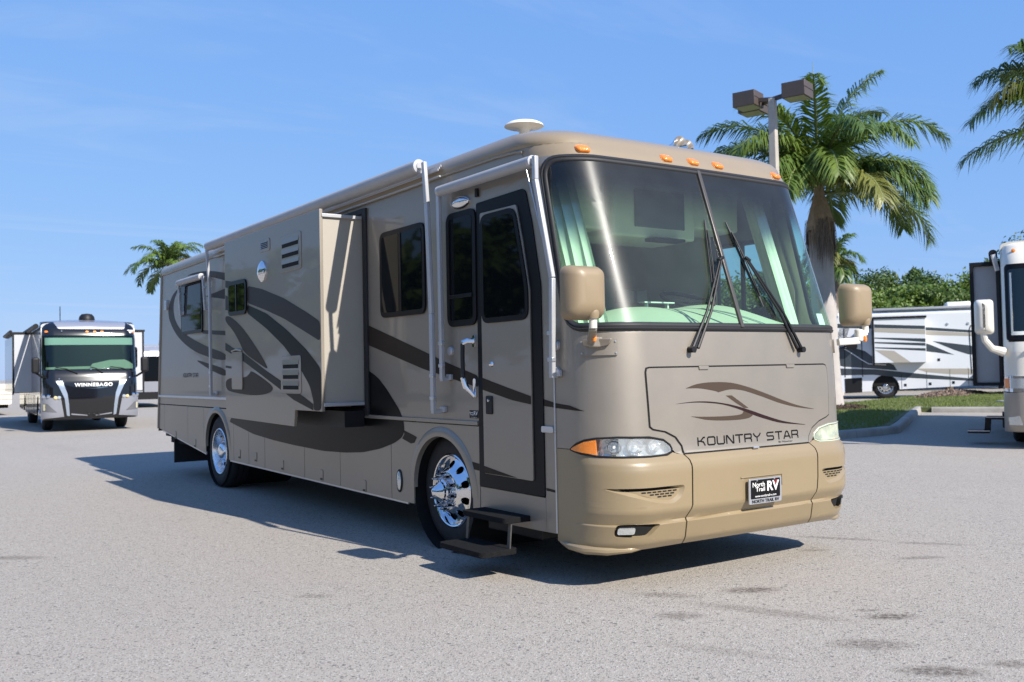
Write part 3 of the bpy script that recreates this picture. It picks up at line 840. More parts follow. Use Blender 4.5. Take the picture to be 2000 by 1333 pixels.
# --- bumper: two corner pieces, centre, lower valance lip
def seam(z, sg):
    pts = [(.26,.622),(.432,.643),(.537,.608),(.80,.606),(.845,.618),(.875,.640)] if sg < 0 else [(.26,.678),(.432,.651),(.572,.693),(.80,.695),(.845,.680),(.875,.656)]
    for (a, b), (c, d) in zip(pts, pts[1:]):
        if z <= c: return b + (d - b) * (z - a) / (c - a)
    return pts[-1][1]
SZ = [.268,.30,.37,.432,.48,.537,.62,.70,.80,.845,.872]
def pocket(parent, outline, depth, shrink, mat_wall, mat_floor, su=.03, sz=.03):
    din_ = inset(outline, shrink)
    mb = MB(); a = [N.at(u, z, 0) for u, z in outline]; b = [N.at(u, z, -depth) for u, z in din_]
    mb.grid([a, b], closed=True); obj('recess', mb, mat_wall, parent, smooth=60)
    obj('recess_floor', patch(din_, lambda u, z: N.at(u, z, -depth), su=su, sz=sz), mat_floor, parent, smooth=60)
    return din_
for sg in (-1, 1):
    top = [(-us(.918), .918)] + list(reversed(HLb)) + [(-.69,.878)]
    bot = [(-us(z), z) for z in (.895,.87,.85,.83,.8,.78,.65,.53,.515,.48,.437,.43,.38,.31)] + [(-us(.29), .29), (-1.55,.275), (-1.3, .262), (-1.05, .262)]
    loop = [(-(seam(z, sg) + .006), z) for z in SZ]
    grl = round_poly([(-1.30,.676),(-.668,.676),(-.70,.60),(-.775,.557),(-.91,.572),(-1.10,.622)], .035, 4)
    fog = round_poly([(-1.20,.36),(-1.20,.432),(-1.12,.440),(-.865,.432),(-.955,.350)], .03, 4)
    if sg > 0:
        grl = round_poly([(-1.30,.676),(-.735,.676),(-.765,.60),(-.83,.557),(-.96,.572),(-1.13,.622)], .035, 4)
    poly = top + list(reversed(loop)) + list(reversed(bot)) 
    mir = (lambda pl: pl) if sg < 0 else (lambda pl: [(-p[0], p[1]) for p in pl])
    bc = obj('bumper_corner', patch(mir(poly), lambda u, z: N.at(u, z, 0), holes=[mir(grl), mir(fog)], su=.05, sz=.0213, fback=lambda u, z: N.at(u, z, -.03)), TAN, RV, smooth=38)
    gi = pocket(bc, mir(grl), .022, .022, TAN, TAN)
    ux0 = min(p[0] for p in gi); ux1 = max(p[0] for p in gi)
    # brick-pattern slots cut in the recess floor
    def inside(u, z, pl):
        c = False
        for i in range(len(pl)):
            (a, b), (c_, d) = pl[i-1], pl[i]
            if (b > z) != (d > z) and u < (c_ - a) * (z - b) / (d - b) + a: c = not c
        return c
    mb = MB(); gs = inset(gi, .006); r_ = 0; z = .664
    while z > .555:
        u = ux0 + (r_ % 2) * .022
        while u < ux1:
            if all(inside(a, b, gs) for a, b in ((u+.002, z), (u+.036, z), (u+.036, z-.009), (u+.002, z-.009))):
                mb.add([N.at(u+.003, z, -.0205), N.at(u+.037, z, -.0205), N.at(u+.037, z-.0095, -.0205), N.at(u+.003, z-.0095, -.0205)], [(0,1,2,3)])
            u += .044
        z -= .0165; r_ += 1
    so = obj('grille_slots', mb, DARK, bc, smooth=None); so['kind'] = 'stuff'
    fi = pocket(bc, mir(fog), .045, .010, TAN, TAN)
    fl_ = mir(rrect(-1.185, .368, -1.055, .428, .02, 4))
    mb = patch(fl_, lambda u, z: N.at(u, z, -.004), su=.03, sz=0, fback=lambda u, z: N.at(u, z, -.044)); fo = obj('fog_lamp', mb, BLACK, bc, smooth=50)
    obj('lens', patch(inset(fl_, .008), lambda u, z: N.at(u, z, .002), su=.03, sz=.02, fback=lambda u, z: N.at(u, z, -.01)), LENSW, fo, smooth=60)
    # rolled lip under the corner
    lip = [N.at((-1 if sg < 0 else 1) * u, z, o_) for u, z, o_ in ((1.62,.285,-.01),(1.5,.272,.002),(1.35,.264,.008),(1.2,.262,.006),(1.05,.268,-.004),(.9,.278,-.02))]
    mb = MB(); mb.tube(lip, [.012,.024,.03,.028,.02,.008], 10); obj('lip', mb, TAN, bc)
cen = [(-(seam(z, -1) - .006), z) for z in SZ] + [(seam(z, 1) - .006, z) for z in reversed(SZ)]
rec = rrect(-.155, .47, .285, .685, .01, 2)
BC = obj('bumper_centre', patch(cen, lambda u, z: N.at(u, z, 0), su=.05, sz=.0213, fback=lambda u, z: N.at(u, z, -.03)), TAN, RV, smooth=38)
obj('bumper_backing', band(lambda z: us(z) - .01, .28, .86, 12, 60, off=-.034), DARK, RV, smooth=None)
mb = MB(); mb.add([N.at(u, .886, -.07) for u in (-.66, 0, .66)] + [N.at(u, .868, .0) for u in (-.66, 0, .66)], [(0,1,4,3),(1,2,5,4)]); obj('bumper_backing', mb, DARK, RV, smooth=None)
# plate mount ridge and dealer plate
mb = MB(); mb.beam(N.at(-.15, .678, .002), N.at(.28, .678, .002), .012, .008); mb.beam(N.at(.28, .678, .002), N.at(.28, .60, .002), .012, .008, up=(0,-1,0)); obj('plate_mount', mb, TAN, BC, bevel=.002)
PX, PZ = .066, .577
def PL(a, b, o_=0.0): return (PX + a, N.yc(.6) - .028 - o_ - .02 * b, PZ + b)
mb = MB(); mb.prism(rrect(-.168, -.088, .168, .088, .012, 4), lambda a, b: PL(a, b, .004), lambda a, b: PL(a, b, -.006)); LP = obj('licence_plate', mb, ALU, BC, bevel=.002)
mb = MB(); mb.prism(rrect(-.152, -.052, .152, .080, .008, 3), lambda a, b: PL(a, b, .0052), lambda a, b: PL(a, b, .002)); obj('plate_face', mb, INK, LP, smooth=None)
for t, w, h, ax, bz, mt, bo in (('North', .125, .032, -.072, .047, WHITEP, .015), ('Trail', .095, .030, -.056, .013, WHITEP, .015), ('RV', .125, .070, .078, .030, WHITEP, .03),
                            ('www.northtrailrv.com', .22, .016, 0, -.034, WHITEP, .01), ('NORTH TRAIL RV', .28, .023, 0, -.070, INK, .02)):
    text_part('lettering', t, w, h, lambda a, b: PL(a + ax, b + bz, .0062), mt, LP, bold=bo)
mb = MB(); mb.add([PL(.096, .036, .0066), PL(.108, .05, .0066), PL(.118, .07, .0066), PL(.104, .066, .0066)], [(0,1,2,3)]); obj('red_mark', mb, REDP, LP, smooth=None)
for sx in (-.09, .09):
    mb = MB(); mb.lathe([(.0, .010), (.006, .009), (.008, .004)], PL(sx, .076, 0), 'y', 10, sign=-1); obj('screw', mb, CHROME, LP)

# --- marker lights, horns, satellite dish
for mx_, mz_ in ((-1.03, 2.998), (-.266, 3.006), (.009, 3.008), (.276, 3.009), (.957, 2.998)):
    u_ = N.u(mx_)
    c = rrect(u_-.052, mz_-.028, u_+.052, mz_+.028, .026, 5)
    mb = MB(); rows = []
    for d, o_ in ((0, -.003), (.0, .008), (.006, .018), (.016, .026), (.024, .029)):
        rows.append([N.at(a, b, o_) for a, b in inset(c, d)])
    mb.grid(rows, closed=True); k = len(c); mb.f.append(tuple(range((len(rows)-1)*k, len(rows)*k)))
    ml = obj('marker_light', mb, AMBER, RV, smooth=60)
    mb = MB(); mb.tube([N.at(a, b, .002) for a, b in c + c[:1]], .004, 5, cap=False); obj('base', mb, AMBER, ml)
for hx, hy in ((.33, .90), (.47, .96)):
    mb = MB(); mb.lathe([(.006, .10), (.02, .07), (.045, .03), (.07, .004), (.076, 0), (.076, .006), (.062, .035), (.04, .08), (.026, .13), (.02, .26), (.001, .262)], (hx, hy, 3.265), 'y', 24)
    hn = obj('air_horn', mb, CHROME, RV)
    mb = MB(); mb.box((hx-.03, hy+.10, 3.14), (hx+.03, hy+.16, 3.25)); obj('bracket', mb, CHROME, hn, bevel=.004)
mb = MB(); mb.lathe([(.001, .05), (.05, .046), (.12, .03), (.15, .014), (.156, 0), (.14, -.006), (.06, -.016), (.045, -.03), (.035, -.07), (.05, -.09), (.06, -.11)], (-.90, 1.37, 3.365), 'z', 28)
obj('satellite_dish', mb, WHITEP, RV, smooth=45)
mb = MB(); mb.box((-.95, 3.0, 3.27), (-.75, 3.25, 3.31)); obj('roof_vent', mb, WHITEP, RV, bevel=.01)
for y in (4.6, 8.2):
    mb = MB(); mb.box((-.45, y, 3.26), (.45, y + 1.0, 3.40)); obj('air_conditioner', mb, WHITEP, RV, bevel=.06, seg=4)

# --- mirrors
def mirror(sg, cx, cy, cz):
    rows = []
    hw_, hh = .148, .172
    for d, t, k in ((.0, .06, 1.0), (.0, .03, 1.0), (.006, -.01, 1.0), (.022, -.05, .98), (.05, -.075, .96), (.085, -.085, .94)):
        rows.append([(cx + a * k, cy + t, cz + b + (.015 if d > .03 else 0)) for a, b in rrect(-hw_ + d, -hh + d * .9, hw_ - d, hh - d, max(.055 - d * .3, .02), 5)])
    mb = MB(); mb.grid(rows, closed=True); k = len(rows[0])
    mb.f.append(tuple(range(len(rows)*k - k, len(rows)*k))); mb.f.append(tuple(reversed(range(k))))
    mr = obj('side_mirror', mb, TANMIR, RV, smooth=50)
    mb = MB(); mb.prism(rrect(cx-hw_+.015, cz-hh+.015, cx+hw_-.015, cz+hh-.015, .04, 4), lambda a, b: (a, cy+.064, b), lambda a, b: (a, cy+.055, b)); obj('mirror_glass', mb, CHROME, mr)
    # boss, elbow arm, bracket plate
    bx = cx + (.035 if sg < 0 else .055)
    mb = MB(); mb.lathe([(.035, 0), (.042, .03), (.04, .06), (.025, .085), (.001, .09)], (bx, cy - .035, cz - hh + .005), 'z', 16); obj('boss', mb, TANMIR, mr)
    mb = MB(); mb.tube([(bx, cy-.035, cz-hh+.02), (bx, cy-.035, cz-hh-.055)], .026, 12); obj('stem', mb, CREAMP, mr)
    if sg < 0:
        e0 = Vector((bx, cy-.035, cz-hh-.05)); e1 = Vector(N.at(-1.27, 1.632, .075))
        mb = MB(); mb.beam(e0, e1, .05, .045); mb.beam(e1 + Vector((.0, 0, .0)), Vector(N.at(-1.23, 1.63, .0)), .05, .07); obj('arm', mb, TAUPE, mr, bevel=.01)
        mb = patch(rrect(-1.37, 1.545, -1.115, 1.650, .012, 3), lambda u, z: N.at(u, z, .014), su=.04, sz=0, fback=lambda u, z: N.at(u, z, 0)); pl = obj('bracket_plate', mb, TAUPE, mr, smooth=40)
        mb = MB(); mb.prism([(-1.335,1.652),(-1.15,1.652),(-1.17,1.612),(-1.25,1.596),(-1.33,1.606)], lambda u, z: N.at(u, z, .062 - (1.652 - z)*.5), lambda u, z: N.at(u, z, .012)); obj('bracket', mb, TAUPE, mr, bevel=.008)
        for a in (-1.355, -1.13):
            for b in (1.56, 1.635):
                mb = MB(); q = N.at(a, b, .014); p2 = N.at(a, b, .020); mb.tube([q, p2], .006, 8); obj('bolt', mb, ALU, mr)
        p0 = e0 * .42 + e1 * .58
    else:
        e0 = Vector((bx, cy-.035, cz-hh-.05)); e1 = Vector((1.40, .04, 1.685)); e2 = Vector(N.at(1.36, 1.64, .0))
        mb = MB(); mb.beam(e0, e1 + Vector((0,0,0)), .05, .05); mb.tube([e1 + Vector((0,0,.045)), e1 - Vector((0,0,.05))], .034, 12); mb.beam(e1 - Vector((0,0,.045)), Vector((1.25,.13,1.63)), .06, .055); obj('arm', mb, CREAMP, mr, bevel=.008)
        mb = patch(rrect(1.12, 1.545, 1.375, 1.650, .012, 3), lambda u, z: N.at(u, z, .014), su=.04, sz=0, fback=lambda u, z: N.at(u, z, 0)); obj('bracket_plate', mb, TAUPE, mr, smooth=40)
        p0 = e0 * .5 + e1 * .5 - Vector((0, 0, .03))
    mb = MB(); mb.lathe([(.001, -.026), (.012, -.022), (.016, 0), (.012, .022), (.001, .026)], (p0.x, p0.y - .026, p0.z - .012), 'z', 12); obj('turn_signal', mb, AMBER, mr)
mirror(-1, -1.447, -.02, 1.938)
mirror(1, 1.424, .07, 1.93)

# --- wipers
def wiper(bx, bz, px, pz, tx, tz, ex, ez, sg):
    b = Vector(N.at(bx, bz, .03)); p = Vector(N.at(px, pz, .05))
    mb = MB(); mb.tube([N.at(bx, bz, -.01), N.at(bx, bz, .05)], .022, 12); wp = obj('wiper', mb, BLACK, RV)
    off = Vector((.055 * sg, 0, .01))
    for o_ in (Vector((0,0,0)), off):
        mb = MB(); q = [b + o_, b * .6 + p * .4 + o_ * .8 + Vector((0,-.03,0)), p + o_ * .35]
        mb.tube([q[0], q[1], q[2]], [.013, .010, .007], 8); obj('arm', mb, BLACK, wp)
    mb = MB(); mb.beam(p - Vector((.02*sg, 0, .012)), p + Vector((.03*sg, 0, .012)), .03, .02); obj('linkage', mb, BLACK, wp, bevel=.004)
    bl = [N.at(tx + (ex - tx) * t / 8, tz + (ez - tz) * t / 8, .02) for t in range(9)]
    mb = MB(); mb.tube(bl, [.006] + [.011]*7 + [.006], 6); obj('blade', mb, RUBBER, wp)
    sp = [N.at(tx + (ex - tx) * t / 8, tz + (ez - tz) * t / 8, .026 + .022 * math.sin(PI * t / 8)) for t in range(1, 8)]
    mb = MB(); mb.tube(sp, .005, 6); obj('blade_frame', mb, BLACK, wp)
wiper(-.528, 1.575, -.07, 2.235, -.087, 2.533, -.228, 1.885, 1)
wiper(.615, 1.57, .226, 2.246, .132, 2.535, .279, 1.889, -1)

# --- entry door in its black frame
fo_ = [(1.512,.575),(.670,.573),(.670,2.05),(.76,2.50),(.83,2.735),(.87,2.76),(1.494,2.748)]
mb = MB(); mb.prism(round_poly(fo_, .02, 3), lambda y, z: W(y, z, .008), lambda y, z: W(y, z, -.02)); DR = obj('entry_door', mb, FRAMEB, RV, bevel=.003)
dp = [(1.425,.681),(.790,.674),(.790,2.02),(.865,2.38),(.938,2.655),(1.425,2.66)]
mb = MB(); mb.prism(round_poly(dp, .02, 3), lambda y, z: W(y, z, .020), lambda y, z: W(y, z, .0)); obj('door_panel', mb, TAUPE, DR, bevel=.004)
dwn = round_poly([(1.412,1.815),(.800,1.815),(.800,2.05),(.945,2.64),(1.412,2.64)], .09, 6)
mb = MB(); mb.prism(dwn, lambda y, z: W(y, z, .030), lambda y, z: W(y, z, .012)); obj('window_frame', mb, FRAMEB, DR, bevel=.004)
mb = MB(); mb.prism(inset(dwn, .04), lambda y, z: W(y, z, .032), lambda y, z: W(y, z, .02)); obj('pane', mb, DGLASS, DR, smooth=None)
dec = [(1.425,1.405),(1.1,1.335),(.795,1.272),(.795,1.214),(1.026,1.24),(1.425,1.314)]
mb = MB(); mb.add([W(y, z, .0222) for y, z in dec], [tuple(range(6))]); obj('paint_swoosh', mb, BROWNP, DR, smooth=None)
dec = [(1.42,.738),(1.198,.709),(.98,.682),(1.42,.685)]
mb = MB(); mb.add([W(y, z, .0222) for y, z in dec], [(0,1,2,3)]); obj('paint_swoosh', mb, BROWNP, DR, smooth=None)
mb = MB(); mb.prism(rrect(1.288,1.131,1.373,1.268,.008,2), lambda y, z: W(y, z, .030), lambda y, z: W(y, z, .018)); lk = obj('door_lock', mb, BLACK, DR, bevel=.003)
mb = MB(); mb.lathe([(.001,.012),(.01,.010),(.012,0)], W(1.325, 1.235, .03), 'x', 12, sign=-1); obj('key_cylinder', mb, CHROME, lk)
mb = MB(); mb.lathe([(.001,.018),(.014,.016),(.02,.008),(.024,0)], W(1.295, 1.507, .02), 'x', 14, sign=-1); obj('deadbolt', mb, CHROME, DR)
# grab handle beside the door
GH = obj('grab_handle', MB().tube([W(1.60,1.67,.085), W(1.605,1.55,.085), W(1.60,1.40,.085)], .017, 10), RUBBER, RV)
for z0, z1 in ((1.64, 1.735), (1.25, 1.40)):
    mb = MB(); mb.prism(rrect(1.535, z0, 1.575, z1, .015, 3), lambda y, z: W(y, z, .014), lambda y, z: W(y, z, 0)); obj('mount', mb, CHROME, GH, bevel=.004)
mb = MB(); mb.tube([W(1.555,1.69,.01), W(1.575,1.69,.06), W(1.60,1.675,.085)], .022, 10); obj('mount', mb, CHROME, GH)
mb = MB(); mb.tube([W(1.605,1.41,.085), W(1.59,1.34,.07), W(1.56,1.26,.012)], [.02,.024,.012], 10); obj('mount', mb, CHROME, GH)
mb = MB(); mb.lathe([(.001,.012),(.02,.01),(.028,0)], W(1.725,1.503,0), 'x', 14, sign=-1); obj('speaker_plug', mb, TAUPE, RV)
# dealer sticker
mb = MB(); mb.add([W(y, z, .003) for y, z in ((1.648,1.093),(1.522,1.093),(1.522,1.153),(1.648,1.153))], [(0,1,2,3)]); DS = obj('dealer_sticker', mb, INK, RV, smooth=None)
for t, w, h, a0, b0 in (('North', .055, .014, .032, .013), ('Trail', .05, .013, .030, -.003), ('RV', .055, .032, -.030, .008), ('www.northtrailrv.com', .09, .006, 0, -.022)):
    text_part('lettering', t, w, h, lambda a, b: W(1.585 - a + a0, 1.123 + b + b0, .0042), WHITEP, DS, bold=.015)
# porch lamp, speaker dot, clearance lamps
mb = MB(); rows = []
for k, o_ in ((1, 0), (.98, .02), (.85, .038), (.55, .05), (.05, .056)):
    rows.append([W(1.72 + .132*k*math.cos(a*PI/12), 2.788 + .052*k*math.sin(a*PI/12) , o_) for a in range(24)])
mb.grid(rows, closed=True); obj('porch_lamp', mb, CHROME, RV)
mb = MB(); mb.prism([(1.49,2.795),(1.455,2.795),(1.462,2.86),(1.485,2.86)], lambda y, z: W(y, z, .02), lambda y, z: W(y, z, 0)); obj('awning_clip', mb, BLACK, RV)
mb = MB(); mb.prism(rrect(.552,1.022,.688,1.066,.012,3), lambda y, z: W(y, z, .016), lambda y, z: W(y, z, 0)); obj('side_marker', mb, ALU, RV, bevel=.006)
mb = MB(); rows = []
for k, o_ in ((1, 0), (.97, .014), (.7, .022), (.05, .026)):
    rows.append([W(2.83 + .038*k*math.cos(a*PI/10), .508 + .085*k*math.sin(a*PI/10), o_ - .002) for a in range(20)])
mb.grid(rows, closed=True); dl = obj('docking_light', mb, LENSW, RV)
mb = MB(); mb.tube([W(2.83 + .046*math.cos(a*PI/12), .508 + .094*math.sin(a*PI/12), .004) for a in range(25)], .007, 6, cap=False); obj('bezel', mb, BLACK, dl)
mb = MB(); mb.prism(rrect(10.24,2.47,10.36,2.62,.02,3), lambda y, z: W(y, z, .03), lambda y, z: W(y, z, 0)); obj('rear_clearance_lamp', mb, ALU, RV, bevel=.006)

# --- awnings
def awning(y0, y1, z, x, r, arms, mat_roll=AWNG, rail=True):
    mb = MB(); mb.tube([(x, y0 + .02, z), (x, y1 - .02, z)], r, 24, cap=True); aw = obj('awning', mb, mat_roll, RV, smooth=50)
    for y, s_ in ((y0, 1), (y1, -1)):
        mb = MB(); mb.lathe([(.001, -.02), (r*.5, -.02), (r*.55, -.012), (r*1.0, -.01), (r*1.01, .02)], (x, y, z), 'y', 24, sign=s_); obj('end_cap', mb, AWNW, aw)
    if rail:
        mb = MB(); mb.beam((x+.03, y0 + .1, z - r*.7), (x+.03, y1 - .1, z - r*.7), .04, .03); obj('valance', mb, AWNW, aw, bevel=.006)
    for pts, w in arms:
        mb = MB()
        for a, b in zip(pts, pts[1:]): mb.beam(a, b, w, .034, up=(1,0,0))
        obj('arm', mb, AWNW, aw, bevel=.006)
        q = Vector(pts[-1])
        mb = MB(); mb.box((-HW-.03, q.y-.055, q.z-.01), (-HW, q.y+.015, q.z+.035)); mb.box((q.x-.014, q.y-.02, q.z-.02), (-HW-.005, q.y+.02, q.z+.01)); obj('foot', mb, AWNW, aw, bevel=.005)
        for zz in (.09, .27):
            mb = MB(); mb.box((q.x-.02, q.y-.03, q.z+zz), (q.x+.012, q.y+.03, q.z+zz+.03)); obj('clamp', mb, ALU, aw, bevel=.004)
    return aw
awning(2.17, 7.82, 3.148, -1.40, .058, [([(-1.40,2.085,3.17),(-1.385,2.075,2.83),(-1.375,2.045,1.93),(-1.37,2.05,1.14)], .046),
                                        ([(-1.40,7.90,3.12),(-1.365,7.90,2.6),(-1.355,7.92,1.22)], .046)])
mb = MB()
for o_ in (0, .018, .034): mb.beam((-1.295 - o_*.8, 1.99, 3.10 - o_ + .03), (-1.295 - o_*.8, 7.9, 3.07 - o_ + .03), .008, .02)
mb.beam((-1.30, 1.99, 3.045), (-1.30, 7.9, 3.02), .03, .012); obj('awning_rail', mb, AWNW, RV, bevel=.002)
aw2 = awning(.645, 1.915, 2.905, -1.355, .042, [([(-1.35,1.945,2.90),(-1.345,1.943,1.40)], .04),
                                         ([(-1.36,.60,2.935),(-1.36,.602,2.77),(-1.325,.478,2.08),(-1.32,.505,1.42)], .04)], rail=False)
aw3 = awning(8.28, 9.36, 2.80, -1.36, .042, [([(-1.35,8.24,2.80),(-1.33,8.22,2.36)], .04), ([(-1.35,9.39,2.80),(-1.33,9.39,2.36)], .04)], rail=False)
for q in ((.505, 1.62), (.505, 1.44)):
    mb = MB(); mb.lathe([(.001,.03),(.03,.028),(.036,.02),(.036,0)], W(q[0]-.0, q[1], -.002), 'x', 16, sign=-1); obj('arm_mount', mb, AWNW, aw2)
mb = MB(); mb.lathe([(.001,.03),(.03,.028),(.036,.02),(.036,0)], W(1.905, 1.62, -.002), 'x', 16, sign=-1); obj('arm_mount', mb, AWNW, aw2)

# --- entry steps
ST = obj('entry_step', MB().box((-1.22, .80, .25), (-.55, 1.50, .46)), BLACK, RV, smooth=None, bevel=.01)
for x0, x1, z in ((-1.49, -1.20, .405), (-1.69, -1.38, .19)):
    mb = MB(); mb.prism(round_poly([(x0,.86),(x1,.86),(x1,1.46),(x0,1.46)], .05, 4), lambda a, b: (a, b, z + .018), lambda a, b: (a, b, z - .022)); tr = obj('tread', mb, pm('step tread grip', (.012,.012,.013), .9, var=.4, vscale=60, bump=.8, bscale=350, spec=.15), ST, bevel=.006)
for y in (.885, 1.435):
    mb = MB(); mb.beam((-1.43, y, .40), (-1.45, y, .19), .012, .035, up=(0,1,0)); obj('side_strut', mb, pm('worn steel', (.10,.095,.09), .5, .6, var=.3, vscale=30), ST, bevel=.002)
# mud flap
mb = MB(); mb.box((-1.2, 10.25, .16), (1.2, 10.27, .53)); obj('mud_flap', mb, RUBBER, RV, smooth=None)
mb = MB(); mb.box((-1.15, 8.7, .45), (1.15, 10.6, .68)); obj('engine_cover', mb, DARK, RV, smooth=None)
mb = MB(); mb.box((-.4, 2.5, .36), (-.15, 9.9, .6)); mb.box((.15, 2.5, .36), (.4, 9.9, .6)); obj('chassis_rail', mb, BLACK, RV, smooth=None)

# --- wheels
RIMR = pm('satin polished rim', (.82,.83,.85), .26, 1.0, rvar=.05, vscale=25)
def wheel(cx, cy, cz, sg, front, parent=RV, chrome=CHROME, nuts=10, R=.48, simple=False):
    """sg=-1: outer face looks to -x."""
    s_ = sg
    mb = MB(); mb.lathe([(.20, -.25), (.25, -.245), (.25, -.19), (.08, -.19)], (cx, cy, cz), 'x', 24, sign=s_); wh = obj('wheel', mb, DARK, parent)
    tp = [(.292,.0),(.31,.008),(.35,.016),(.40,.014),(.445,-.004),(.468,-.025),(R,-.05),(R,-.085),(R-.012,-.09),(R-.012,-.098),(R,-.103),(R,-.155),(R-.012,-.16),(R-.012,-.168),(R,-.173),(R,-.21),(.468,-.235),(.44,-.255),(.38,-.27),(.29,-.26)]
    mb = MB(); mb.lathe(tp, (cx, cy, cz), 'x', 56, sign=s_); obj('tyre', mb, TYRE, wh, smooth=40)
    if simple:
        mb = MB(); mb.lathe([(.298,.002),(.30,.012),(.285,.014),(.27,-.03),(.2,-.01),(.12,.03),(.10,.09),(.001,.10)], (cx, cy, cz), 'x', 28, sign=s_); rm = obj('rim', mb, chrome, wh, smooth=40)
        mb = MB()
        for i in range(8):
            a = 2*PI*i/8; c = (cx + s_*-.006, cy + .225*math.cos(a), cz + .225*math.sin(a))
            mb.lathe([(.034, -.01), (.034, .004), (.001, .004)], c, 'x', 10, sign=s_)
        hh = obj('hand_holes', mb, DARK, wh); hh['kind'] = 'stuff'
        return wh
    if front: rp = [(.298,-.004),(.302,.010),(.292,.017),(.283,.013),(.276,-.004),(.268,-.03)]; d0, d1, hub = (.268,-.03), (.165,.050), .05
    else: rp = [(.298,-.004),(.302,.010),(.292,.017),(.283,.013),(.274,-.01),(.266,-.05),(.258,-.085)]; d0, d1, hub = (.258,-.085), (.165,-.115), -.115
    mb = MB(); mb.lathe(rp, (cx, cy, cz), 'x', 56, sign=s_)
    # dished web with ten hand holes
    def web(r, a):
        t = (d0[0] - r) / (d0[0] - d1[0]); x = d0[1] + (d1[1] - d0[1]) * (t if not front else t**1.4)
        return (cx + s_ * x, cy + r * math.cos(a), cz + r * math.sin(a))
    for k in range(10):
        a0 = 2*PI*k/10; a1 = a0 + 2*PI/10; am = (a0+a1)/2; rm_ = .215; hr = .031
        outer_ = []
        for i in range(4): outer_.append((d0[0], a0 + (a1-a0)*i/4))
        for i in range(4): outer_.append((d0[0] + (d1[0]-d0[0])*i/4, a1))
        for i in range(4): outer_.append((d1[0], a1 + (a0-a1)*i/4))
        for i in range(4): outer_.append((d1[0] + (d0[0]-d1[0])*i/4, a0))
        inner_ = []
        for (r, a) in outer_:
            th = math.atan2((r - rm_), (a - am) * rm_); inner_.append((rm_ + hr*math.sin(th), am + hr*math.cos(th)/rm_))
        mb.grid([[web(*p) for p in outer_], [web(*p) for p in inner_], [(web(*p)[0] - s_*.018, web(*p)[1], web(*p)[2]) for p in inner_]], closed=True)
    mb.lathe([d1, (.155, hub + .006), (.115, hub + .006), (.10, hub)], (cx, cy, cz), 'x', 40, sign=s_)
    rm = obj('rim', mb, chrome, wh, smooth=40)
    hp = [(.105,hub),(.10,hub+.05),(.085,hub+.06),(.083,hub+.075),(.07,hub+.085),(.045,hub+.125),(.02,hub+.14),(.001,hub+.142)] if front else [(.11,hub),(.105,hub+.10),(.09,hub+.12),(.05,hub+.13),(.001,hub+.132)]
    mb = MB(); mb.lathe(hp, (cx, cy, cz), 'x', 28, sign=s_); obj('hub_cap', mb, chrome, wh, smooth=40)
    nm = MB(); nm.lathe([(.021, 0), (.021, .004), (.0155, .012), (.015, .045), (.012, .055), (.006, .082), (.001, .085)], (0,0,0), 'x', 12, sign=s_)
    first = None
    for k in range(nuts):
        a = 2*PI*(k+.3)/nuts; loc = (cx + s_*(hub+.004), cy + .136*math.cos(a), cz + .136*math.sin(a))
        if first is None: first = obj('lug_nut', nm, chrome, wh, loc=loc)
        else:
            c = first.copy(); COL.objects.link(c); c.parent = wh; c.location = loc
    return wh
wheel(-1.175, 2.10, .48, -1, True)
wheel(-1.24, 7.92, .47, -1, False, chrome=RIMR)
wheel(1.175, 2.10, .48, 1, True, simple=True); wheel(1.175, 8.01, .48, 1, False, simple=True)
mb = MB(); mb.tube([(-1.0, 2.1, .48), (1.0, 2.1, .48)], .07, 10); mb.tube([(-1.0, 7.92, .48), (1.0, 7.92, .48)], .11, 10); obj('axle', mb, BLACK, RV)

# --- cab interior seen through the glass
mb = MB(); mb.box((-1.22, .75, 1.0), (1.22, 4.2, 1.05)); obj('cab_floor', mb, INTD, RV, smooth=None)
mb = MB(); mb.box((-1.2, 4.2, 1.0), (1.2, 4.25, 3.2)); obj('cab_partition', mb, INTD, RV, smooth=None)
mb = MB(); mb.box((-1.22, .95, 2.98), (1.22, 4.2, 3.0)); obj('cab_ceiling', mb, INTW, RV, smooth=None)
mb = MB(); mb.box((-1.238, 1.0, 1.05), (-1.228, 4.2, 2.98)); obj('cab_lining', mb, INTW, RV, smooth=None)
rows = []
for i in range(15):
    t = i / 14; row = []
    for j in range(31):
        x = -1.2 + 2.4 * j / 30; a = abs(x)
        yf = N.at(N.u(x), 1.72, -.03)[1]
        bul = .175 * math.exp(-((x - .45) / .42) ** 2) + .15 * math.exp(-((x + .35) / .5) ** 2)
        y = yf + (1.02 - yf) * t
        z = 1.715 + (.05 + bul) * math.sin(min(1, t * 1.35) * PI / 2) - max(0, t - .78) ** 2 * 3.5
        row.append((x, y, z))
    rows.append(row)
rows.append([(p[0], p[1] + .02, 1.1) for p in rows[-1]])
mb = MB(); mb.grid(rows); DSH = obj('dashboard', mb, DASH, RV, smooth=60)
for x in (-.75, -.3, .1, .6): 
    mb = MB(); y = N.at(x, 1.72, -.10)[1]; mb.box((x-.05, y, 1.722), (x+.05, y+.035, 1.737)); obj('defrost_vent', mb, BLACK, DSH, bevel=.004)
